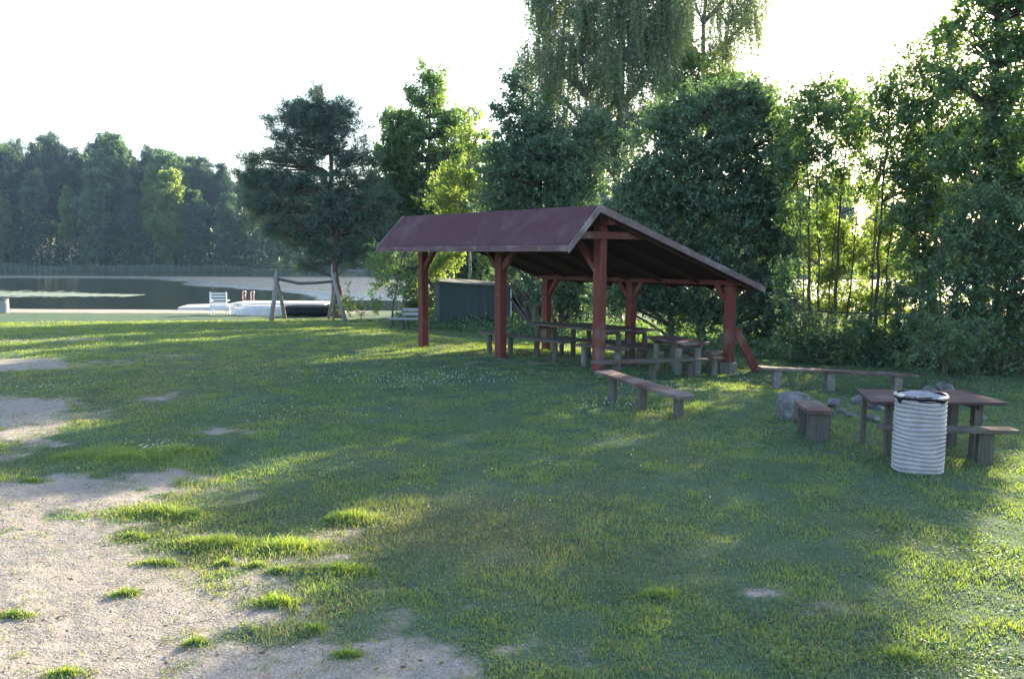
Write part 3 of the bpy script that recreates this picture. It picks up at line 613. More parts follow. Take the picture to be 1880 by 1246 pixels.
# ------------------------------------------------------------------ far wood and reeds
def proto(kind):
    if kind == 'pine':
        H = 22; lob = [(0, 0, 21, 1.2, 1.2, 1.3), (.4, 0, 19.3, 2.3, 2.3, 1.2), (-.5, .3, 17.5, 3.0, 3.0, 1.2), (.3, -.3, 15.5, 3.2, 3.2, 1.2), (-.3, 0, 13.4, 2.6, 2.6, 1.0), (.6, 0, 11.5, 2.2, 2.2, .9), (0, .4, 9, 1.8, 1.8, 1.0), (0, -.4, 6, 1.5, 1.5, 1.0)]
        return make_tree([([(0, 0, -.5), (.2, .1, 11), (0, 0, 21)], .24, .05)], lobes_nodes(lob, 6), L_PINE, BARK_P, 'far_pine', twigs=5, per=12, L=.7, ls=.42, wr=.3, droop=-.1, limb_r=.03, tvar=.7, twr=.02, rise=.1)
    if kind == 'broad':
        lob = [(0, 0, 17, 1.8, 1.8, 2), (1, 0, 14, 3, 3, 2.4), (-1, .5, 11.5, 3.4, 3.4, 2.6), (.6, -.5, 8.5, 3.6, 3.6, 2.6), (0, 0, 5.5, 3, 3, 2.4), (-.4, 0, 2.8, 2.4, 2.4, 1.6)]
        return make_tree([([(0, 0, -.5), (.3, 0, 9), (0, 0, 18)], .2, .04)], lobes_nodes(lob, 5), L_WILLOW, BARK_B, 'far_broadleaf', twigs=5, per=12, L=.8, ls=.40, limb_r=.03, tvar=.8, twr=.02)
    if kind == 'birch':
        lob = [(0, 0, 18, 1.0, 1.0, 2), (.4, 0, 15, 1.8, 1.8, 2.2), (-.4, .2, 12, 2.1, 2.1, 2.2), (.3, -.3, 9.3, 2.0, 2.0, 1.8), (0, 0, 6.8, 1.4, 1.4, 1.2)]
        return make_tree([([(0, 0, -.5), (.2, .1, 10), (0, 0, 19)], .16, .03)], lobes_nodes(lob, 6), L_BIRCH, BARK_B, 'far_birch', twigs=5, per=12, L=.6, hang=.8, ls=.34, limb_r=.02, tvar=.7, twr=.02)
PR = {}
for k, (nm, leafn) in {'pine': ('far_pine', None), 'broad': ('far_broadleaf', None), 'birch': ('far_birch', None)}.items():
    for v in range(2): PR[(k, v)] = proto(k)
LAB = {'pine': ('far_pine', 'tall dark pine in the wood across the lake', 'pines in the wood across the lake'),
       'broad': ('far_broadleaf', 'full leafy broadleaf tree in the wood across the lake', 'broadleaf trees in the wood across the lake'),
       'birch': ('far_birch', 'slim pale trunked birch at the edge of the wood across the lake', 'birches at the edge of the wood across the lake')}
def far_tree(kind, v, x, y, s, rz, label=None, mat=None, zs=1.0):
    nm, lab, grp = LAB[kind]; tr, cr = PR[(kind, v)]
    if mat:
        cr = cr.copy(); cr.materials[0] = mat
    r = empty(nm, (x, y, gzf(x, y)), rz); r.scale = (s, s, s * zs); tag(r, label or lab, 'tree', grp)
    link('trunk', tr, r); link('crown', cr, r); return r
def top_h(x, y):                     # how high the wood stands at a place, from the skyline in the photograph
    px = CX + x / y * FPX
    yy = np.interp(px, [-400, 0, 60, 150, 220, 300, 350, 420, 470, 560, 900, 2000], [262, 262, 272, 263, 262, 278, 290, 312, 316, 330, 340, 345])
    return EYE + (471 - yy) / FPX * y - gzf(x, y)
for row, (yr, step) in enumerate(((157, 4.2), (163, 4.6), (169, 4.8), (177, 5.0), (186, 5.0))):
    x = -128.0 + row * 2
    while x < 70:
        xx = x + random.uniform(-1.8, 1.8); y = yr + random.uniform(-2.5, 3); H = top_h(xx, y)
        if row == 0:
            kind = random.choice(['broad', 'birch', 'broad', 'birch', 'pine']); H *= random.uniform(.50, .78)
        else: kind = random.choice(['pine', 'pine', 'pine', 'pine', 'broad']); H *= random.uniform(.80, 1.06)
        hh = {'pine': 22.3, 'broad': 19, 'birch': 20}[kind]
        far_tree(kind, random.randint(0, 1), xx, y, H / hh, random.uniform(0, 6.28))
        x += step * random.uniform(.8, 1.25)
for (px, py, y, kind, mat, lab, zs) in ((318, 318, 155.5, 'broad', L_LIME, 'brightest yellow green tree in the wood across the lake, right of its centre', 1.0), (285, 300, 158, 'birch', L_LIME, 'sunlit yellow green birch just left of the brightest tree across the lake', 1.0),
                               (133, 325, 155, 'birch', L_LIME, 'small bright topped birch left of centre in the wood across the lake', .9), (76, 312, 156, 'birch', L_BIRCH, 'faintly lit birch crown in the left of the wood across the lake', 1.0),
                               (12, 360, 154, 'broad', L_BIRCH, 'lighter green tree at the left edge of the wood across the lake', .9)):
    x = dz(px, y); H = EYE + (471 - py) / FPX * y - gzf(x, y); hh = {'broad': 19, 'birch': 20}[kind]
    far_tree(kind, 0, x, y, H / hh, random.uniform(0, 6), lab, mat, zs)
# reeds
N = 26000; x = RNG.uniform(-130, 60, N); y = 146.5 + RNG.random(N) * 6 + 2 * fbm(x, x * 0, .1, 77); hn = fbm(x, x * 0, .12, 88, 4)
P = np.stack([x, y, np.full(N, WATER_Z - .1)], 1); h = (.15 + 2.3 * hn) * (.25 + .75 * ss(.35, .5, fbm(x, x * 0, .35, 99, 3))) * RNG.uniform(.7, 1.1, N)
V, q4, q3 = blades(P, h, RNG.uniform(.05, .12, N), RNG.uniform(.0, .2, N), RNG.uniform(-.6, .6, N))
L_REED = mat_leaf('reed_mat', (.04, .07, .035), (.085, .115, .06), (.08, .11, .04), .3)
tint = RNG.random(N); tag(link('reeds', np_mesh('reeds', V, [q4, q3], L_REED, np.concatenate([tint, tint]))), 'pale band of reeds along the far shore', 'reeds', kind='stuff')
# undergrowth of the far wood
N = 130000; x = RNG.uniform(-135, 75, N); y = RNG.uniform(153, 180, N); z = gz(x, y) + RNG.random(N) ** 1.2 * (3 + 9 * fbm(x, y, .15, 3))
V, F = leaf_quads(np.stack([x, y, z], 1), unit(RNG.normal(0, 1, (N, 3))), RNG.uniform(.3, .6, N), .7)
tag(link('far_undergrowth', np_mesh('far_undergrowth', V, [F], L_DARK, RNG.random(N) * .6)), 'dark undergrowth at the foot of the wood across the lake', 'undergrowth', kind='stuff')
# near undergrowth: weeds and fallen leaves at the foot of the thicket
N = 46000; tt = RNG.random(N); x = -4.5 + tt * 20; edge = np.interp(x, [-5, 1, 4, 6, 9, 12, 16], [30, 24.5, 20.5, 18.6, 16.5, 15, 13.5]); y = edge + RNG.random(N) ** 1.5 * 7
z = gz(x, y) + RNG.random(N) * (.15 + .45 * fbm(x, y, 1.2, 4)) * ss(-.2, 1.2, y - edge)
V, F = leaf_quads(np.stack([x, y, z], 1), unit(RNG.normal(0, 1, (N, 3)) + [0, 0, .6]), RNG.uniform(.06, .14, N), .6)
tag(link('undergrowth', np_mesh('undergrowth', V, [F], L_DARK, RNG.random(N))), 'low weeds and leaves at the foot of the trees behind the shelter', 'undergrowth', kind='stuff')

# ------------------------------------------------------------------ shelter
U2 = Vector((.667, -.745, 0)); V2 = Vector((.854, .521, 0))
UANG = math.atan2(U2.y, U2.x)
M_RED = mat_wood('red_paint_post', (.105, .030, .026), (.175, .052, .042), (10, 10, .7), rough=.6, wear=(.16, .095, .085), wear_amt=.25)
M_REDU = mat_wood('red_paint_beam', (.095, .032, .028), (.16, .055, .046), (.8, 12, 12), rotz=-UANG, rough=.65, wear=(.14, .10, .09), wear_amt=.3)
M_REDV = mat_wood('red_paint_cross', (.10, .032, .028), (.16, .055, .046), (.8, 12, 12), rotz=-math.atan2(V2.y, V2.x), rough=.65, wear=(.15, .10, .09), wear_amt=.3)
M_FELT = mat_noise('roofing_felt', [(.25, (.062, .026, .034)), (.5, (.084, .036, .047)), (.75, (.11, .052, .064))], 26, .9, .5, .01, 9, .2)
M_GREYRED = mat_wood('weathered_fascia', (.095, .055, .06), (.16, .105, .115), (1.2, 10, 10), rotz=-UANG, rough=.8, wear=(.20, .165, .165), wear_amt=.3)
M_GREYREDV = mat_wood('weathered_barge', (.11, .075, .08), (.20, .15, .155), (1.2, 10, 10), rotz=-math.atan2(V2.y, V2.x), rough=.8, wear=(.26, .225, .225), wear_amt=.4)
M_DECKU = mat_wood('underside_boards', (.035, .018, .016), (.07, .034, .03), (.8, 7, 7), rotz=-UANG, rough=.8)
M_OLD = mat_wood('old_plank', (.06, .054, .048), (.15, .13, .115), (1.0, 14, 14), rough=.85, wear=(.12, .07, .055), wear_amt=.4)
M_OLDR = mat_wood('red_plank', (.07, .038, .038), (.13, .08, .078), (1.0, 14, 14), rough=.8, wear=(.16, .13, .125), wear_amt=.6)
M_LOG = mat_wood('log_leg', (.06, .056, .05), (.14, .13, .115), (12, 12, 1), rough=.9, bump=.6)
M_CONC = mat_noise('concrete_leg', [(.3, (.11, .108, .10)), (.7, (.22, .212, .20))], 18, .95, .5)
P3 = Vector((1.56, 14.60, 0)); 
R0 = Vector((1.46, 14.14, 2.93)); 
def roofpt(t, wv, dzv=0):            # t metres back along the ridge from its near end, w metres across (negative = front)
    z = 2.93 - (1.452 / 4.11) * wv if wv >= 0 else 2.93 + (.66 / .60) * wv
    p = R0 - U2 * t + V2 * wv; return Vector((p.x, p.y, z + dzv))
RL = 5.83
def stain(mt, col, sc_, lo, hi):
    t = mt.node_tree; b = t.nodes['Principled BSDF']; src = b.inputs['Base Color'].links[0].from_socket
    tc = nn(t, 'ShaderNodeTexCoord'); n = nn(t, 'ShaderNodeTexNoise'); n.inputs['Scale'].default_value = sc_; n.inputs['Detail'].default_value = 9; n.inputs['Roughness'].default_value = .7
    t.links.new(tc.outputs['Object'], n.inputs['Vector']); mx = nn(t, 'ShaderNodeMix', data_type='RGBA')
    t.links.new(ramp(t, n.outputs[0], [(lo, (0, 0, 0)), (hi, (1, 1, 1))]), mx.inputs[0]); t.links.new(src, mx.inputs[6]); mx.inputs[7].default_value = (*col, 1)
    t.links.new(mx.outputs[2], b.inputs['Base Color'])
stain(M_FELT, (.13, .095, .09), 1.4, .5, .85); stain(M_RED, (.07, .035, .03), 3.5, .52, .72)
sh = root('picnic_shelter', (1.2, 17.0, gzf(1.2, 17.0)))
tag(sh, 'open timber picnic shelter on six red posts under a dark red felt roof', 'picnic shelter')
fr = [(P3 - U2 * k * 2.69) for k in (0, 1, 2)]
P4 = Vector((4.35, 16.3, 0)); bk = [P4, P4 - U2 * 2.48 + Vector((-.05, .05, 0)), P4 - U2 * 4.95 + Vector((-.20, .05, 0))]
ZP = 2.60; PW = .175
def rz_roof(p):
    d = Vector((p.x - R0.x, p.y - R0.y)); det = (-U2.x) * V2.y - (-U2.y) * V2.x
    t = (d.x * V2.y - d.y * V2.x) / det; wv = ((-U2.x) * d.y - (-U2.y) * d.x) / det
    return t, wv
for k, p in enumerate(fr):
    z0 = gzf(p.x, p.y) - .15; MB().box((p.x, p.y, (z0 + ZP) / 2), (PW, PW, ZP - z0), UANG).build('front_post', M_RED, sh, .012)
ZB = 1.50
for k, p in enumerate(bk):
    z0 = gzf(p.x, p.y) - .15; MB().box((p.x, p.y, (z0 + ZB) / 2), (PW, PW, ZB - z0), UANG).build('back_post', M_RED, sh, .012)
    
MB().box((P4.x, P4.y, gzf(P4.x, P4.y) + .06), (.24, .24, .30), UANG).build('footing', M_CONC, sh, .01)
# purlins
a = fr[0] + U2 * .28; b2 = fr[2] - U2 * .08
MB().beam((a.x, a.y, ZP + .068), (b2.x, b2.y, ZP + .068), .15, .13).build('ridge_purlin', M_REDU, sh, .008)
a = bk[0] + U2 * .25; b2 = bk[2] - U2 * .3
MB().beam((a.x, a.y, ZB + .05), (b2.x, b2.y, ZB + .05), .14, .096).build('eave_purlin', M_REDU, sh, .008)
for k in range(3):
    a = roofpt((0.35, 3.04, 5.73)[k], -.40); a.z = 2.43
    b2 = roofpt((0.35, 3.04, 5.73)[k], 1.25); b2.z = 2.43; off = U2 * (PW / 2 + .03)
    MB().beam(a + off, b2 + off, .05, .13).build('cross_beam', M_REDV, sh, .006)
# braces
def brace(p, dirv, ztop, dlen=.42, mat=M_RED):
    d = dirv.normalized(); a = Vector((p.x, p.y, ztop - dlen - .08)) + d * (PW / 2 - .02); b3 = Vector((p.x, p.y, ztop + .01)) + d * (dlen + .06)
    MB().beam(a, b3, .10, .10, up=(0, 0, 1)).build('brace', mat, sh, .006)
brace(fr[0], -U2, ZP, .72); brace(fr[1], -U2, ZP, .74); brace(fr[1], U2, ZP, .74); brace(fr[2], U2, ZP, .76)
brace(bk[0], -U2, ZB, .26); brace(bk[1], -U2, ZB, .26); brace(bk[1], U2, ZB, .26); brace(bk[2], U2, ZB, .30)
# rafters
RT = .055
for k in range(7):
    t = .12 + k * (RL - .24) / 6
    for w0, w1 in ((0.02, 4.0), (-.02, -.55)):
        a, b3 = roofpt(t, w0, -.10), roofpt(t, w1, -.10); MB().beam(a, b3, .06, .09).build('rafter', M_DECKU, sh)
# roof sheets (closed slabs)
def slab(w0, w1, top, bot, t0=0, t1=RL):
    P = [roofpt(t0, w0, bot), roofpt(t1, w0, bot), roofpt(t1, w1, bot), roofpt(t0, w1, bot), roofpt(t0, w0, top), roofpt(t1, w0, top), roofpt(t1, w1, top), roofpt(t0, w1, top)]
    return MB().hexa(P)
rf = slab(0, -.60, 0, -.025).build('front_roof', M_FELT, sh)
rb = slab(0, 4.11, 0, -.025).build('back_roof', M_FELT, sh)
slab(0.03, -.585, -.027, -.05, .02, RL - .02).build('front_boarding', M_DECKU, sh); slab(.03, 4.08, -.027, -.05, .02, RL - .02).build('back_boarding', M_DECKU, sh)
# felt laps: thin strips running along the roof
for (w0, w1) in ((-.30, -.33), (.0, .12), (1.0, 1.03), (2.0, 2.03), (3.0, 3.03)):
    slab(w0, w1, .007, .001, -.004, RL + .004).build('felt_lap', M_FELT, rf if w0 < 0 else rb)
# fascia + barge boards
a, b3 = roofpt(-.02, -.615), roofpt(RL + .02, -.615)
MB().hexa([a + Vector((0, 0, -.115)), b3 + Vector((0, 0, -.115)), b3 + Vector((0, 0, -.115)) - V2 * .025, a + Vector((0, 0, -.115)) - V2 * .025, a + Vector((0, 0, -.005)), b3 + Vector((0, 0, -.005)), b3 - V2 * .025 + Vector((0, 0, -.005)), a - V2 * .025 + Vector((0, 0, -.005))]).build('fascia', M_GREYRED, sh, .004)
for t in (-.045, RL + .045):
    for w0, w1 in ((0, -.64), (0, 4.13)):
        a, b3 = roofpt(t, w0), roofpt(t, w1); n = U2 * .02
        MB().hexa([a - n + Vector((0, 0, -.12)), b3 - n + Vector((0, 0, -.11)), b3 + n + Vector((0, 0, -.11)), a + n + Vector((0, 0, -.12)), a - n + Vector((0, 0, .012)), b3 - n + Vector((0, 0, .012)), b3 + n + Vector((0, 0, .012)), a + n + Vector((0, 0, .012))]).build('barge_board', M_GREYREDV, sh, .003)

# leaning timber by the near back post
a = at(1388, 683); b3 = P4 + V2 * .12 - U2 * -.02; 
lb_ = root('leaning_timber', tuple(a)); MB().beam((a.x, a.y, a.z + .04), (b3.x + .02, b3.y, .62), .07, .16).build('timber', M_RED, lb_, .008)
MB().beam((a.x + .005, a.y - .01, a.z + .02), (a.x + .08, a.y - .02, a.z + .12), .16, .07).build('cut_end', M_OLD, lb_, .008)
tag(lb_, 'dark red timber leaning against the right hand post of the shelter', 'timber')

# ------------------------------------------------------------------ tables and benches
def plank(a, b, wd, th, mat, name, parent, planks=1, sag=0.0):
    """a board (or two side by side) between two points of its top centre line"""
    a, b = Vector(a), Vector(b); d = (b - a).normalized(); side = d.cross(Vector((0, 0, 1))).normalized()
    mb = MB(); pw = wd / planks
    for k in range(planks):
        o = side * ((k + .5) * pw - wd / 2); e = random.uniform(-.015, .015)
        mb.beam(a + o + d * e - Vector((0, 0, th / 2)), b + o + d * e - Vector((0, 0, th / 2)), pw - (.012 if planks > 1 else 0), th)
    return mb.build(name, mat, parent, .006)
def log(p, top, r, mat, parent, square=False, name='leg', rz=0.0, wd=None):
    z0 = gzf(p.x, p.y) - .12
    if square: return MB().box((p.x, p.y, (z0 + top) / 2), (wd or r * 2, r * 2, top - z0), rz).build(name, mat, parent, .008)
    zs = [z0, z0 + (top - z0) * .5, top]
    return MB().tube([(p.x, p.y, zs[0]), (p.x + random.uniform(-.01, .01), p.y, zs[1]), (p.x, p.y, zs[2])], [r * 1.06, r, r * .97], 12).build(name, mat, parent, .004)
def bench(label, a, b, h, wd, mat, legs, lr=.06, lmat=None, group=None, square=False, name='plank_bench', th=.045, planks=1, h2=None):
    """a, b: ends on the ground plan; legs: fractions along"""
    a, b = Vector(a), Vector(b); mid = (a + b) / 2; g = [gzf(a.x, a.y), gzf(b.x, b.y)]
    r = root(name, (mid.x, mid.y, gzf(mid.x, mid.y))); rz = math.atan2((b - a).y, (b - a).x)
    h2 = h if h2 is None else h2
    plank((a.x, a.y, g[0] + h), (b.x, b.y, g[1] + h2), wd, th, mat, 'seat', r, planks)
    for f in legs:
        p = a.lerp(b, f); log(p, g[0] + (g[1] - g[0]) * f + h + (h2 - h) * f - th - .004, lr, lmat or M_LOG, r, square, rz=rz)
    tag(r, label, 'bench', group); return r
def table(label, a, b, h, wd, mat, legs, lr=.055, lmat=None, group=None, spread=.25, name='plank_table', planks=3, square=False):
    a, b = Vector(a), Vector(b); mid = (a + b) / 2; d = (b - a).normalized(); side = Vector((-d.y, d.x, 0)); g0 = gzf(mid.x, mid.y)
    r = root(name, (mid.x, mid.y, g0)); plank((a.x, a.y, g0 + h), (b.x, b.y, g0 + h), wd, .045, mat, 'table_top', r, planks); rz = math.atan2(d.y, d.x)
    for f in legs:
        for s in (-1, 1):
            p = a.lerp(b, f) + side * s * spread; log(p, g0 + h - .115, lr, lmat or M_LOG, r, square, rz=rz)
        q0, q1 = a.lerp(b, f) - side * (wd / 2 - .06), a.lerp(b, f) + side * (wd / 2 - .06)
        MB().beam((q0.x, q0.y, g0 + h - .081), (q1.x, q1.y, g0 + h - .081), .07, .067).build('batten', mat, r, .004)
    tag(r, label, 'table', group); return r

GT = 'plank tables under the shelter'; GB = 'plank benches under the shelter'; GO = 'open air plank benches on the lawn'
# under the shelter, rows along its length
def L2(t, wv): p = P3 - U2 * t + V2 * wv; return (p.x, p.y, 0)
bench('grey plank bench jutting out past the tables at the far left of the shelter', L2(3.9, .42), L2(1.3, .42), .45, .26, M_OLD, (.12, .38, .88), .055, group=GB)
table('long grey plank table in the front row under the shelter, behind the middle post', L2(2.9, 1.05), L2(.55, 1.05), .72, .62, M_OLD, (.12, .88), group=GT)
bench('grey plank bench between the two long tables under the shelter', L2(3.2, 1.72), L2(.5, 1.72), .43, .24, M_OLD, (.1, .5, .9), .05, group=GB)
table('long brown plank table in the back row under the shelter', L2(3.3, 2.35), L2(1.2, 2.35), .74, .60, M_OLDR, (.12, .88), group=GT)
bench('grey plank bench along the low back side of the shelter', L2(3.4, 2.95), L2(1.0, 2.95), .43, .24, M_OLD, (.1, .9), .05, group=GB)
bench('short pale legged bench at the near end of the front table, beside the front post', L2(1.05, .50), L2(-.1, .50), .42, .26, M_OLD, (.12, .85), .055, M_CONC, group=GB)
table('short brown plank table under the near gable, on pale round legs', L2(.65, 2.1), L2(-.75, 1.55), .66, .6, M_OLDR, (.2, .8), .065, M_CONC, group=GT, spread=.2)
bench('low plank bench on round legs under the near gable, beside the wooden blocks', L2(.55, 2.75), L2(-.7, 2.2), .40, .24, M_OLD, (.15, .85), .055, M_CONC, group=GB)

# outdoors
a, b3 = at(1094, 705), at(1290, 694)
bench('weathered bench parallel to the gable, its left end almost touching the bench in front', a, b3, .37, .26, M_OLD, (.16, .5, .86), .06, group=GO)
a, b3 = at(1105, 733), at(1262, 770)
bench('warped reddish bench nearest the camera in front of the shelter, running towards the viewer', a, b3, .42, .29, M_OLDR, (.14, .50, .90), .068, group=GO, h2=.30)
a, b3 = at(1393, 711), at(1680, 716)
bench('long narrow far bench on the lawn right of the shelter', a, b3, .37, .24, M_OLDR, (.11, .45, .88), .07, M_CONC, group=GO, square=True, h2=.28)
# small end-on bench
a, b3 = at(1482, 793), at(1503, 812)
r = root('short_bench', tuple((a + b3) / 2)); d = (b3 - a).normalized()
a0_, b0_ = a - d * .10, b3 + d * .05; g = gzf(a.x, a.y)
plank((a0_.x, a0_.y, g + .36), (b0_.x, b0_.y, g + .36), .29, .045, M_OLDR, 'seat', r, 1)
sd = Vector((-d.y, d.x, 0))
for q in (a + d * .04, b3 - d * .03):
    MB().box((q.x, q.y, g + .10), (.05, .25, .43), math.atan2(d.y, d.x)).build('leg', M_LOG, r, .005)
tag(r, 'short end-on bench with dark board legs beside the grey boulder', 'bench', GO)
# picnic table
TL = [Vector((3.86, 9.05, 0)), Vector((3.66, 8.22, 0)), Vector((5.08, 8.22, 0)), Vector((5.0, 9.0, 0))]
tb = root('garden_table', (4.35, 8.6, gzf(4.35, 8.6))); g0 = gzf(4.35, 8.6)
mb = MB()
for k in range(5):
    f0, f1 = k / 5 + .004, (k + 1) / 5 - .004
    P = [TL[0].lerp(TL[1], f0), TL[0].lerp(TL[1], f1), TL[3].lerp(TL[2], f1), TL[3].lerp(TL[2], f0)]; e = random.uniform(-.012, .012)
    P = [P[0], P[1], P[2] + Vector((e, 0, 0)), P[3] + Vector((e, 0, 0))]
    mb.hexa([(p.x, p.y, g0 + .585) for p in P] + [(p.x, p.y, g0 + .615) for p in P])
mb.build('table_top', mat_wood('table_boards', (.05, .032, .036), (.10, .068, .072), (1.0, 14, 14), rough=.9, wear=(.12, .095, .10), wear_amt=.4), tb, .004)
for (x, y, wd) in ((3.90, 8.92, .05), (3.93, 8.40, .06), (4.88, 8.92, .09), (4.86, 8.42, .085)):
    z0 = gzf(x, y) - .05; MB().box((x, y, (z0 + g0 + .584) / 2), (wd, wd, g0 + .584 - z0)).build('leg', M_LOG, tb, .005)
for x in (3.95, 4.86): MB().beam((x, 8.34, g0 + .546), (x, 8.97, g0 + .546), .05, .07).build('batten', M_OLDR, tb, .004)
tag(tb, 'dark slatted garden table standing behind the ribbed white bin', 'table')
r = root('garden_bench', (4.4, 8.1, gzf(4.4, 8.1)))
plank((3.72, 8.14, g0 + .385), (5.03, 8.03, g0 + .385), .2, .04, M_OLD, 'seat', r)
for (x, y, wd) in ((3.98, 8.12, .06), (4.75, 8.05, .15)):
    z0 = gzf(x, y) - .05; MB().box((x, y, (z0 + g0 + .344) / 2), (wd, .06, g0 + .344 - z0), -.08).build('leg', M_LOG, r, .005)
tag(r, 'narrow bench drawn up to the near side of the slatted garden table', 'bench')

# ------------------------------------------------------------------ bins
M_BIN = mat_noise('bin_plastic', [(.3, (.28, .26, .29)), (.55, (.38, .36, .39)), (.8, (.46, .44, .47))], 7, .55, .15, .004, 8, .4)
M_BAG = mat_noise('black_bag', [(.3, (.006, .006, .008)), (.7, (.014, .014, .018))], 22, .6, .8, .02, 4, .12)
stain(M_BIN, (.26, .23, .22), 3.2, .55, .80)
def lathe(mb, prof, cx_, cy_, n=40, jitter=0.0):
    base = len(mb.v)
    for k, (r_, z_) in enumerate(prof):
        for j in range(n):
            a = 2 * math.pi * j / n; rr = r_ + jitter * math.sin(a * 5 + k) * .5
            mb.v.append((cx_ + rr * math.cos(a), cy_ + rr * math.sin(a), z_ + jitter * math.sin(a * 3 + 1.3) * .6 + jitter * .5 * math.sin(a * 7)))
    for k in range(len(prof) - 1):
        for j in range(n):
            a, b = base + k * n + j, base + k * n + (j + 1) % n; mb.f.append((a, b, b + n, a + n))
def bin_(x, y, label, H=.745, R=.232, ribs=18, top=True):
    g = gzf(x, y) - .01; r = root('rubbish_bin', (x, y, g)); prof = []
    for k in range(ribs):
        z = g + k * H / ribs; hgt = H / ribs
        prof += [(R - .034, z + .0005), (R - .033, z + hgt * .22), (R - .008, z + hgt * .29), (R, z + hgt * .42), (R + .001, z + hgt * .65), (R, z + hgt * .84), (R - .010, z + hgt * .98)]
    prof += [(R - .04, g + H), (R - .045, g + H - .2)]
    mb = MB(); lathe(mb, prof, x, y); mb.v = [(x + (vx - x) * (1 - .05 * math.exp(-((math.atan2(vy - y, vx - x) + 1.1) / .35) ** 2 - ((vz - g - .22) / .12) ** 2) + .012 * math.sin(2 * math.atan2(vy - y, vx - x) + 9 * (vz - g))), y + (vy - y) * (1 - .05 * math.exp(-((math.atan2(vy - y, vx - x) + 1.1) / .35) ** 2 - ((vz - g - .22) / .12) ** 2)), vz + .006 * math.sin(3 * math.atan2(vy - y, vx - x) + 14 * (vz - g))) for vx, vy, vz in mb.v]; bd = mb.build('drum', M_BIN, r, smooth=True)
    mb = MB(); lathe(mb, [(R + .004, g + H - .030), (R + .006, g + H - .015), (R + .003, g + H + .004), (R - .012, g + H + .008), (R - .03, g + H - .03), (R - .07, g + H - .3), (.01, g + H - .34)], x, y, 48, .006)
    # the bag is folded over deeper on one side
    mb.v = [(vx, vy, vz - (.045 * max(0, math.cos(math.atan2(vy - y, vx - x) + 2.3)) if vz < g + H - .035 and math.hypot(vx - x, vy - y) > R - .01 else 0)) for vx, vy, vz in mb.v]
    mb.build('bin_bag', M_BAG, r, smooth=True)
    # torn pale film round the rim
    mb = MB(); lathe(mb, [(R + .009, g + H - .008), (R + .009, g + H + .004), (R - .004, g + H + .012), (R - .014, g + H + .010)], x, y, 48, .006)
    mb.build('rim_film', mat_noise('pale_film', [(.42, (.03, .03, .04)), (.62, (.42, .41, .44))], 9, .35, .3), r, smooth=True)
    tag(r, label, 'bin'); return r
pb = at(1683, 873); bin_(pb.x * (pb.y + .23) / pb.y, pb.y + .23, 'ribbed white plastic pipe bin with a black bag, in front of the garden table')
pb = at(6, 574); bin_(pb.x, pb.y, 'small pale bin with black bag at the far left edge by the beach', H=.62, R=.24, ribs=14)

# ------------------------------------------------------------------ stones, stump
M_STONE = mat_noise('field_stone', [(.3, (.06, .06, .065)), (.5, (.14, .14, .145)), (.72, (.30, .30, .30))], 7, .9, .8, .03, 8)
def rock(name, label, p, sx, sy, sz, seed, group=None, cat='stone', mat=None, blocky=0.0):
    import bmesh
    bm = bmesh.new(); bmesh.ops.create_icosphere(bm, subdivisions=4, radius=1.0); rs = np.random.default_rng(seed)
    Vv = np.array([v.co[:] for v in bm.verts]); dirs = unit(rs.normal(0, 1, (16, 3))); off = rs.uniform(.58, .9, 16)
    for dd, oo in zip(dirs, off):
        pr = Vv @ dd; over = np.maximum(pr - oo, 0); Vv -= over[:, None] * dd * .97
    if blocky: Vv = np.sign(Vv) * np.abs(Vv) ** (1 - blocky)
    Vv += unit(Vv) * ((fbm(Vv[:, 0] * 3 + seed, Vv[:, 1] * 3 + Vv[:, 2] * 2.3, 1.0, seed, 4) - .5) * .16)[:, None]
    for v, c in zip(bm.verts, Vv): v.co = (c[0] * sx, c[1] * sy, c[2] * sz + sz * .72)
    me = bpy.data.meshes.new(name); bm.to_mesh(me); bm.free(); me.materials.append(mat or M_STONE)
    me.polygons.foreach_set('use_smooth', [True] * len(me.polygons))
    o = link(name, me, None, (p.x, p.y, gzf(p.x, p.y) - .02)); tag(o, label, cat, group); return o
p = at(1466, 776); rock('boulder', 'squat grey boulder, the biggest stone, left of the short bench', Vector((p.x, p.y + .15, 0)), .215, .2, .225, 3, None, 'boulder', blocky=.5)
GS = 'stones of the fire ring'
for i, (px, py, s, lab) in enumerate(((1530, 748, .15, 'rounded grey stone of the fire ring nearest the short bench'), (1578, 744, .17, 'dark round stone of the fire ring beside the table leg'), (1562, 766, .10, 'low flat stone at the front of the fire ring'),
                                      (1545, 757, .09, 'small stone between the two rounded stones of the fire ring'), (1612, 752, .17, 'tall mottled stone of the fire ring seen under the table top'), (1640, 742, .14, 'fire ring stone just left of the ribbed bin'),
                                      (1706, 722, .15, 'pale flat topped stone behind the table, left of the sapling stems'), (1732, 720, .20, 'bright bluish grey stone behind the table, at the sapling foot'), (1755, 745, .12, 'stone on the right side of the fire ring, under the table'),
                                      (1800, 770, .11, 'low pale stone in the grass beyond the right table leg'), (1520, 764, .07, 'smallest stone at the left of the fire ring'), (1600, 772, .12, 'flat pale slab stone in front of the fire ring'))):
    p = at(px, py); rock('fire_ring_stone', lab, p, s * .9, s * .75, s * .6, 20 + i, GS)
# ash bed
p = at(1640, 755); 
mb = MB(); n = 26; c = [(p.x + 1.0 * math.cos(2 * math.pi * k / n) * (1 + .06 * math.sin(5 * k)), p.y + .55 * math.sin(2 * math.pi * k / n)) for k in range(n)]
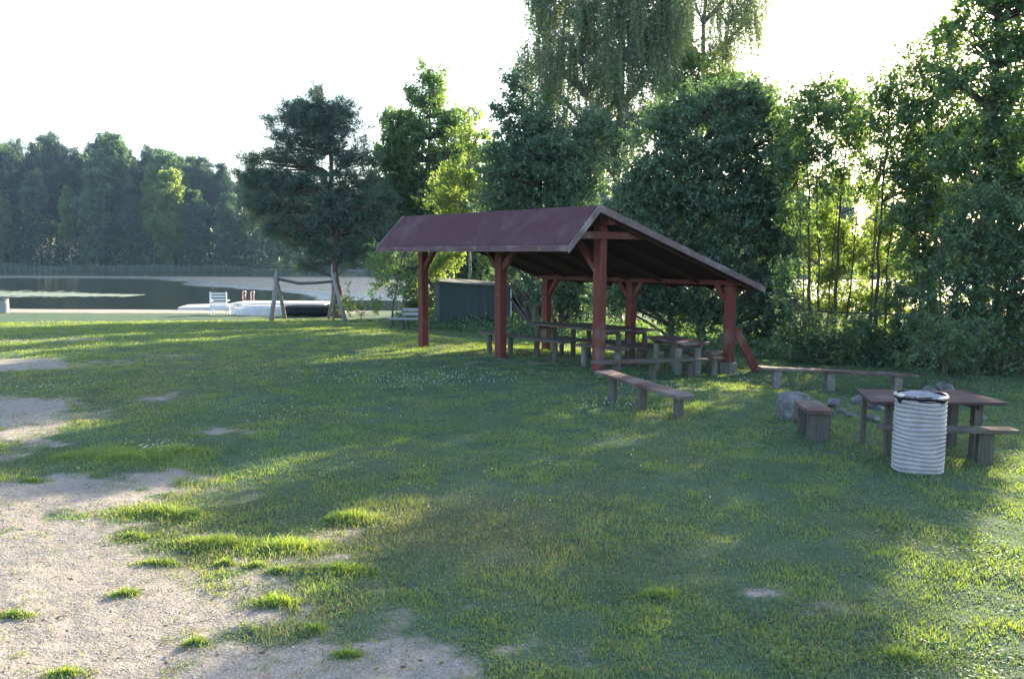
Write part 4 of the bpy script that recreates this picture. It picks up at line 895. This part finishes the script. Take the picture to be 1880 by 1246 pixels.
# the stump / block stack beside the back post
p = at(1320, 681)
st = root('log_block', (p.x, p.y, p.z))
M_STUMP = mat_noise('stump_wood', [(.3, (.10, .085, .065)), (.7, (.24, .205, .16))], 9, .9, .6)
for k, (h0, h1, w_, dx) in enumerate(((-.05, .19, .40, 0), (.192, .40, .42, -.03))):
    MB().box((p.x + dx, p.y + .1, p.z + (h0 + h1) / 2), (w_, .34, h1 - h0), .15 + k * .08).build('block', M_STUMP, st, .03)
tag(st, 'stacked weathered wooden blocks beside the right hand post of the shelter', 'wood block')

# ------------------------------------------------------------------ hut behind the shelter
M_HUT = mat_wood('green_boards', (.042, .060, .060), (.066, .090, .088), (14, 14, .5), rough=.7, bump=.3)
M_HUTR = mat_noise('hut_roof', [(.3, (.06, .075, .08)), (.7, (.10, .12, .125))], 6, .8, .3)
M_WHITE = mat_noise('white_paint', [(.3, (.42, .42, .42)), (.7, (.60, .60, .60))], 6, .6, .15)
d = 28.5; xl, xr = dz(807, d), dz(936, d + .5); g = gzf(xl, d)
hut = root('garden_hut', ((xl + xr) / 2, d, g)); A_, B_ = Vector((xl, d, 0)), Vector((xr, d + .5, 0)); dirh = (B_ - A_).normalized(); bkv = Vector((-dirh.y, dirh.x, 0)) * 1.6
def hz_(py, dd): return EYE + (471 - py) / FPX * dd
zl, zr = hz_(519, d), hz_(528, d + .5)
mb = MB(); mb.hexa([(q.x, q.y, g - .15) for q in (A_, B_, B_ + bkv, A_ + bkv)] + [(A_.x, A_.y, zl), (B_.x, B_.y, zr), ((B_ + bkv).x, (B_ + bkv).y, zr + .1), ((A_ + bkv).x, (A_ + bkv).y, zl + .1)]); mb.build('wall', M_HUT, hut)
e = dirh * .06; f = bkv.normalized() * .08
P = [(A_ - e - f, zl), (B_ + e - f, zr), (B_ + e + bkv + f, zr + .1), (A_ - e + bkv + f, zl + .1)]
MB().hexa([(q.x, q.y, z + .004) for q, z in P] + [(q.x, q.y, z + .05) for q, z in P]).build('roof', M_HUTR, hut, .005)
for k in range(1, 9):
    q = A_.lerp(B_, k / 9) - bkv.normalized() * .008; z = zl + (zr - zl) * k / 9
    MB().box((q.x, q.y, (g + z) / 2), (.03, .016, z - g - .02), math.atan2(dirh.y, dirh.x)).build('batten', M_HUT, hut)
q = B_ + dirh * .03 - bkv.normalized() * .03; MB().box((q.x, q.y, (g + zr) / 2 + .02), (.045, .045, zr - g - .12)).build('corner_trim', M_WHITE, hut)
q = A_ - dirh * .02 - bkv.normalized() * .02; MB().box((q.x, q.y, (g + zl) / 2), (.03, .03, zl - g - .1)).build('corner_trim', M_HUTR, hut)
tag(hut, 'dark green board hut with a shallow sloping roof behind the left posts of the shelter', 'hut')

# pale bench beside the hut
M_PALE = mat_wood('pale_plank', (.20, .20, .22), (.34, .34, .36), (1, 12, 12), rough=.8)
d = 26.5; x0, x1 = dz(733, d), dz(772, d); g = gzf(x0, d)
r = root('park_bench', ((x0 + x1) / 2, d, g))
MB().box(((x0 + x1) / 2 - .15, d - .1, g + .38), (x1 - x0 + .35, .36, .05)).build('seat', M_PALE, r, .005)
for z in (.52, .66): MB().box(((x0 + x1) / 2 + .06, d + .12, g + z), (x1 - x0 - .05, .03, .10), 0, (-.15, 0)).build('backrest', M_PALE, r, .005)
for xx in (x0 + .1, x1 - .02): MB().box((xx, d, g + .17), (.06, .34, .37)).build('leg', M_LOG, r)
tag(r, 'pale plank bench with a two board back, left of the green hut', 'bench')

# ------------------------------------------------------------------ swing frame
M_GREYLOG = mat_wood('bleached_log', (.14, .13, .12), (.30, .285, .265), (8, 8, 1), rough=.9, bump=.5)
d = 31.5
def wp(px, py, dd): return Vector((dz(px, dd), dd, EYE + (471 - py) / FPX * dd))
r = root('swing_frame', (dz(565, d), d, gzf(dz(565, d), d)))
def lg(px0, px1, py1, do, rad, name='leg', d1=0):
    a = Vector((dz(px0, d + do), d + do, gzf(dz(px0, d + do), d + do) - .1)); b = wp(px1, py1, d + d1)
    m_ = (a + b) / 2 + Vector((random.uniform(-.03, .03), 0, 0)); MB().tube([a, m_, b], [rad * 1.1, rad, rad * .85], 9).build(name, M_GREYLOG, r, smooth=True)
lg(496, 509, 500, -.6, .085); lg(523, 506, 507, .5, .075, d1=.08)
lg(634, 611, 504, -.6, .085); lg(601, 616, 503, .6, .06, d1=.08); lg(611, 610, 487, .1, .045, 'upright')
MB().tube([wp(503, 513, d), wp(525, 517, d), wp(548, 522, d), wp(580, 521, d), wp(622, 517, d)], [.06, .055, .06, .055, .05], 9).build('crossbar', M_LOG, r, smooth=True)
tag(r, 'weathered log swing frame with no seats hung, standing on the lake bank', 'swing frame')

# ------------------------------------------------------------------ pier, ladder, boat, chairs
d = 40.5; zw = WATER_Z
def wl(px, dd): return dz(px, dd)
pier = root('pier', (wl(480, 44), 44, zw))
# stepped white deck running out from the bank, then turning right along it
mb = MB(); mb.hexa([(wl(325, 41.5), 41.5, zw + .16), (wl(440, 41.5), 41.5, zw + .22), (wl(440, 44), 44, zw + .22), (wl(345, 44), 44, zw + .16), (wl(325, 41.5), 41.5, zw + .34), (wl(440, 41.5), 41.5, zw + .42), (wl(440, 44), 44, zw + .42), (wl(345, 44), 44, zw + .34)]); mb.build('ramp', M_WHITE, pier, .01)
mb = MB(); mb.box(((wl(436, 43) + wl(602, 43)) / 2, 43.2, zw + .50), (wl(602, 43) - wl(436, 43), 2.0, .10)); mb.build('deck', M_WHITE, pier, .01)
for k in range(4):
    xx = wl(450 + k * 48, 43); MB().tube([(xx, 42.4, zw - 1.2), (xx, 42.4, zw + .449)], .08, 10).build('pile', M_GREYLOG, pier)
mb = MB(); mb.box(((wl(440, 42.1) + wl(518, 42.1)) / 2, 42.1, zw + .25), (wl(518, 42.1) - wl(440, 42.1), .06, .38)); mb.build('skirt_board', M_WHITE, pier, .006)
tag(pier, 'low white bathing pier at the water edge behind the white chairs', 'pier')
M_RW = mat_noise('ladder_paint', [(.45, (.42, .09, .06)), (.55, (.60, .50, .48))], 5, .4, .05)
ld = root('pier_ladder', (wl(456, 43.6), 43.6, zw + .5))
for px in (447, 462):
    x0 = wl(px, 43.6); pts = [(x0 + .13, 43.5, zw + .56), (x0 + .12, 43.52, zw + .95)]
    pts += [(x0 + .06 + .09 * math.cos(a), 43.55, zw + 1.0 + .1 * math.sin(a)) for a in (0.2, .9, 1.6, 2.3, 3.0)] + [(x0 - .05, 43.6, zw + .9), (x0 - .04, 43.6, zw + .56)]
    MB().tube(pts, .032, 8).build('handrail', M_RW, ld, smooth=True)
for z in (.2, -.1): MB().tube([(wl(447, 44.3), 44.3, zw + z), (wl(462, 44.3) + .1, 44.3, zw + z)], .02, 6).build('rung', M_RW, ld)
for px in (447, 462): MB().tube([(wl(px, 44.3), 44.3, zw - .5), (wl(px, 44.3), 44.3, zw + .54)], .025, 6).build('stile', M_RW, ld)
tag(ld, 'red and white bathing ladder with two curved handrails on the pier', 'ladder')
# upturned white boat
def hull(name, label, c, L_, W_, H_, mat, rz, cat='boat', inside=None, flip=False):
    r = empty(name, c, rz); n, k = 15, 7; V = []
    for i in range(n):
        u = i / (n - 1); wv = W_ / 2 * (1 - abs(2 * u - 1) ** 3.2) ** .6 + .01 if name != 'punt' else W_ / 2 * (.8 + .2 * math.sin(math.pi * u))
        for j in range(k):
            a = math.pi * j / (k - 1); yy = -wv * math.cos(a); zz = H_ * (1 - math.sin(a) ** .6) + (.10 * (2 * u - 1) ** 2 if name != 'punt' else 0)
            V.append(((u - .5) * L_, yy, zz))
    F = [(i * k + j, i * k + j + 1, (i + 1) * k + j + 1, (i + 1) * k + j) for i in range(n - 1) for j in range(k - 1)] + [tuple(range(k))[::-1], tuple((n - 1) * k + j for j in range(k))]
    if flip: V = [(x, y, H_ - z) for x, y, z in V]
    me = bpy.data.meshes.new(name); me.from_pydata(V, [], F); me.materials.append(mat); me.update(); o = link('hull', me, r)
    so_ = o.modifiers.new('thick', 'SOLIDIFY'); so_.thickness = .03
    if not flip:
        for xx in (-.25, .25): MB().box((xx * L_, 0, H_ * .75), (.2, W_ * .86, .03)).build('thwart', mat, r)
        MB().tube([(-L_ / 2, 0, H_ + .02), (L_ / 2, 0, H_ + .02)], .001, 3)
    else: MB().beam((-L_ * .42, 0, H_ + .01), (L_ * .42, 0, H_ + .01), .04, .04).build('keel', mat, r)
    tag(r, label, cat); return r
p = at(482, 579); hull('rowing_boat', 'white rowing boat lying upside down behind the left leg of the swing frame', (p.x, p.y + .4, p.z), 2.6, 1.0, .42, M_WHITE, .05, flip=True)
M_BLK = mat_noise('black_hull', [(.3, (.012, .014, .018)), (.7, (.03, .033, .038))], 6, .4, .2)
p = at(563, 582); hull('punt', 'flat black punt pulled up on the bank between the legs of the swing frame', (p.x, p.y + .5, p.z), 2.1, .95, .42, M_BLK, .0)
M_PLAST = mat_noise('white_plastic', [(.3, (.62, .62, .66)), (.7, (.72, .72, .76))], 5, .4, .05)
def chair(px, py, label, s=1.0, rz=0.0, low=False):
    p = at(px, py); r = empty('plastic_chair', (p.x, p.y, p.z), rz); H = .92 * s; W_ = .62 * s; sh_ = .42 * s if not low else .28 * s
    for xx in (-W_ / 2, W_ / 2):
        MB().beam((xx, -.25, 0), (xx, -.22, H if not low else H * .55), .05, .05).build('post', M_PLAST, r, .008)
        MB().beam((xx, .27, 0), (xx, .25, sh_), .05, .05).build('leg', M_PLAST, r, .008)
        MB().beam((xx, -.25, sh_ + .17), (xx, .28, sh_ + .17), .06, .03).build('armrest', M_PLAST, r, .006)
    for k in range(4 if not low else 2):
        z = sh_ + .10 + k * .115 * s; MB().box((0, -.23, z), (W_ - .05, .025, .07 * s)).build('slat', M_PLAST, r, .006)
    MB().box((0, .02, sh_), (W_ - .02, .48, .05)).build('seat', M_PLAST, r, .01); MB().box((0, -.24, sh_ - .12), (W_ - .04, .03, .16)).build('apron', M_PLAST, r, .006)
    tag(r, label, 'chair', 'white plastic garden chairs on the bank'); return r
chair(404, 578, 'taller white slatted chair left of the ladder, back turned to the lawn', 1.08, .1)
chair(443, 578, 'lower white slatted chair right beside the taller one', 1.0, -.5, low=True)

# small tin or lamp on the far thicket: dark fence rail between trees
r = root('rail_fence', (dz(1540, 22), 22, gzf(dz(1540, 22), 22)))
zr_ = EYE + (471 - 568) / FPX * 22
MB().beam((dz(1475, 22), 22, zr_), (dz(1690, 22), 22, zr_ - .1), .03, .05).build('rail', BARK, r)
for px in (1482, 1529, 1600, 1680): MB().beam((dz(px, 22), 22.04, gzf(dz(px, 22), 22) - .1), (dz(px, 22), 22.04, zr_ + .08), .07, .07).build('fence_post', BARK, r)
tag(r, 'thin dark rail fence glimpsed through the thicket behind the far bench', 'fence')

# ------------------------------------------------------------------ haze
hz = MB().box((0, 95, 10), (420, 240, 28)).build('haze', None, None) if False else None
me = bpy.data.meshes.new('haze'); mb = MB().box((0, 85, 13.5), (440, 250, 33)); me.from_pydata(mb.v, [], mb.f)
m = bpy.data.materials.new('haze_mat'); m.use_nodes = True; t = m.node_tree; t.nodes.clear()
pv = t.nodes.new('ShaderNodeVolumePrincipled'); oo = t.nodes.new('ShaderNodeOutputMaterial'); t.links.new(pv.outputs[0], oo.inputs['Volume'])
pv.inputs['Color'].default_value = (.40, .62, 1.0, 1); pv.inputs['Density'].default_value = .00022; pv.inputs['Anisotropy'].default_value = .1
me.materials.append(m); tag(link('haze', me), 'thin pale evening haze over the lake and lawn', 'haze', kind='stuff')
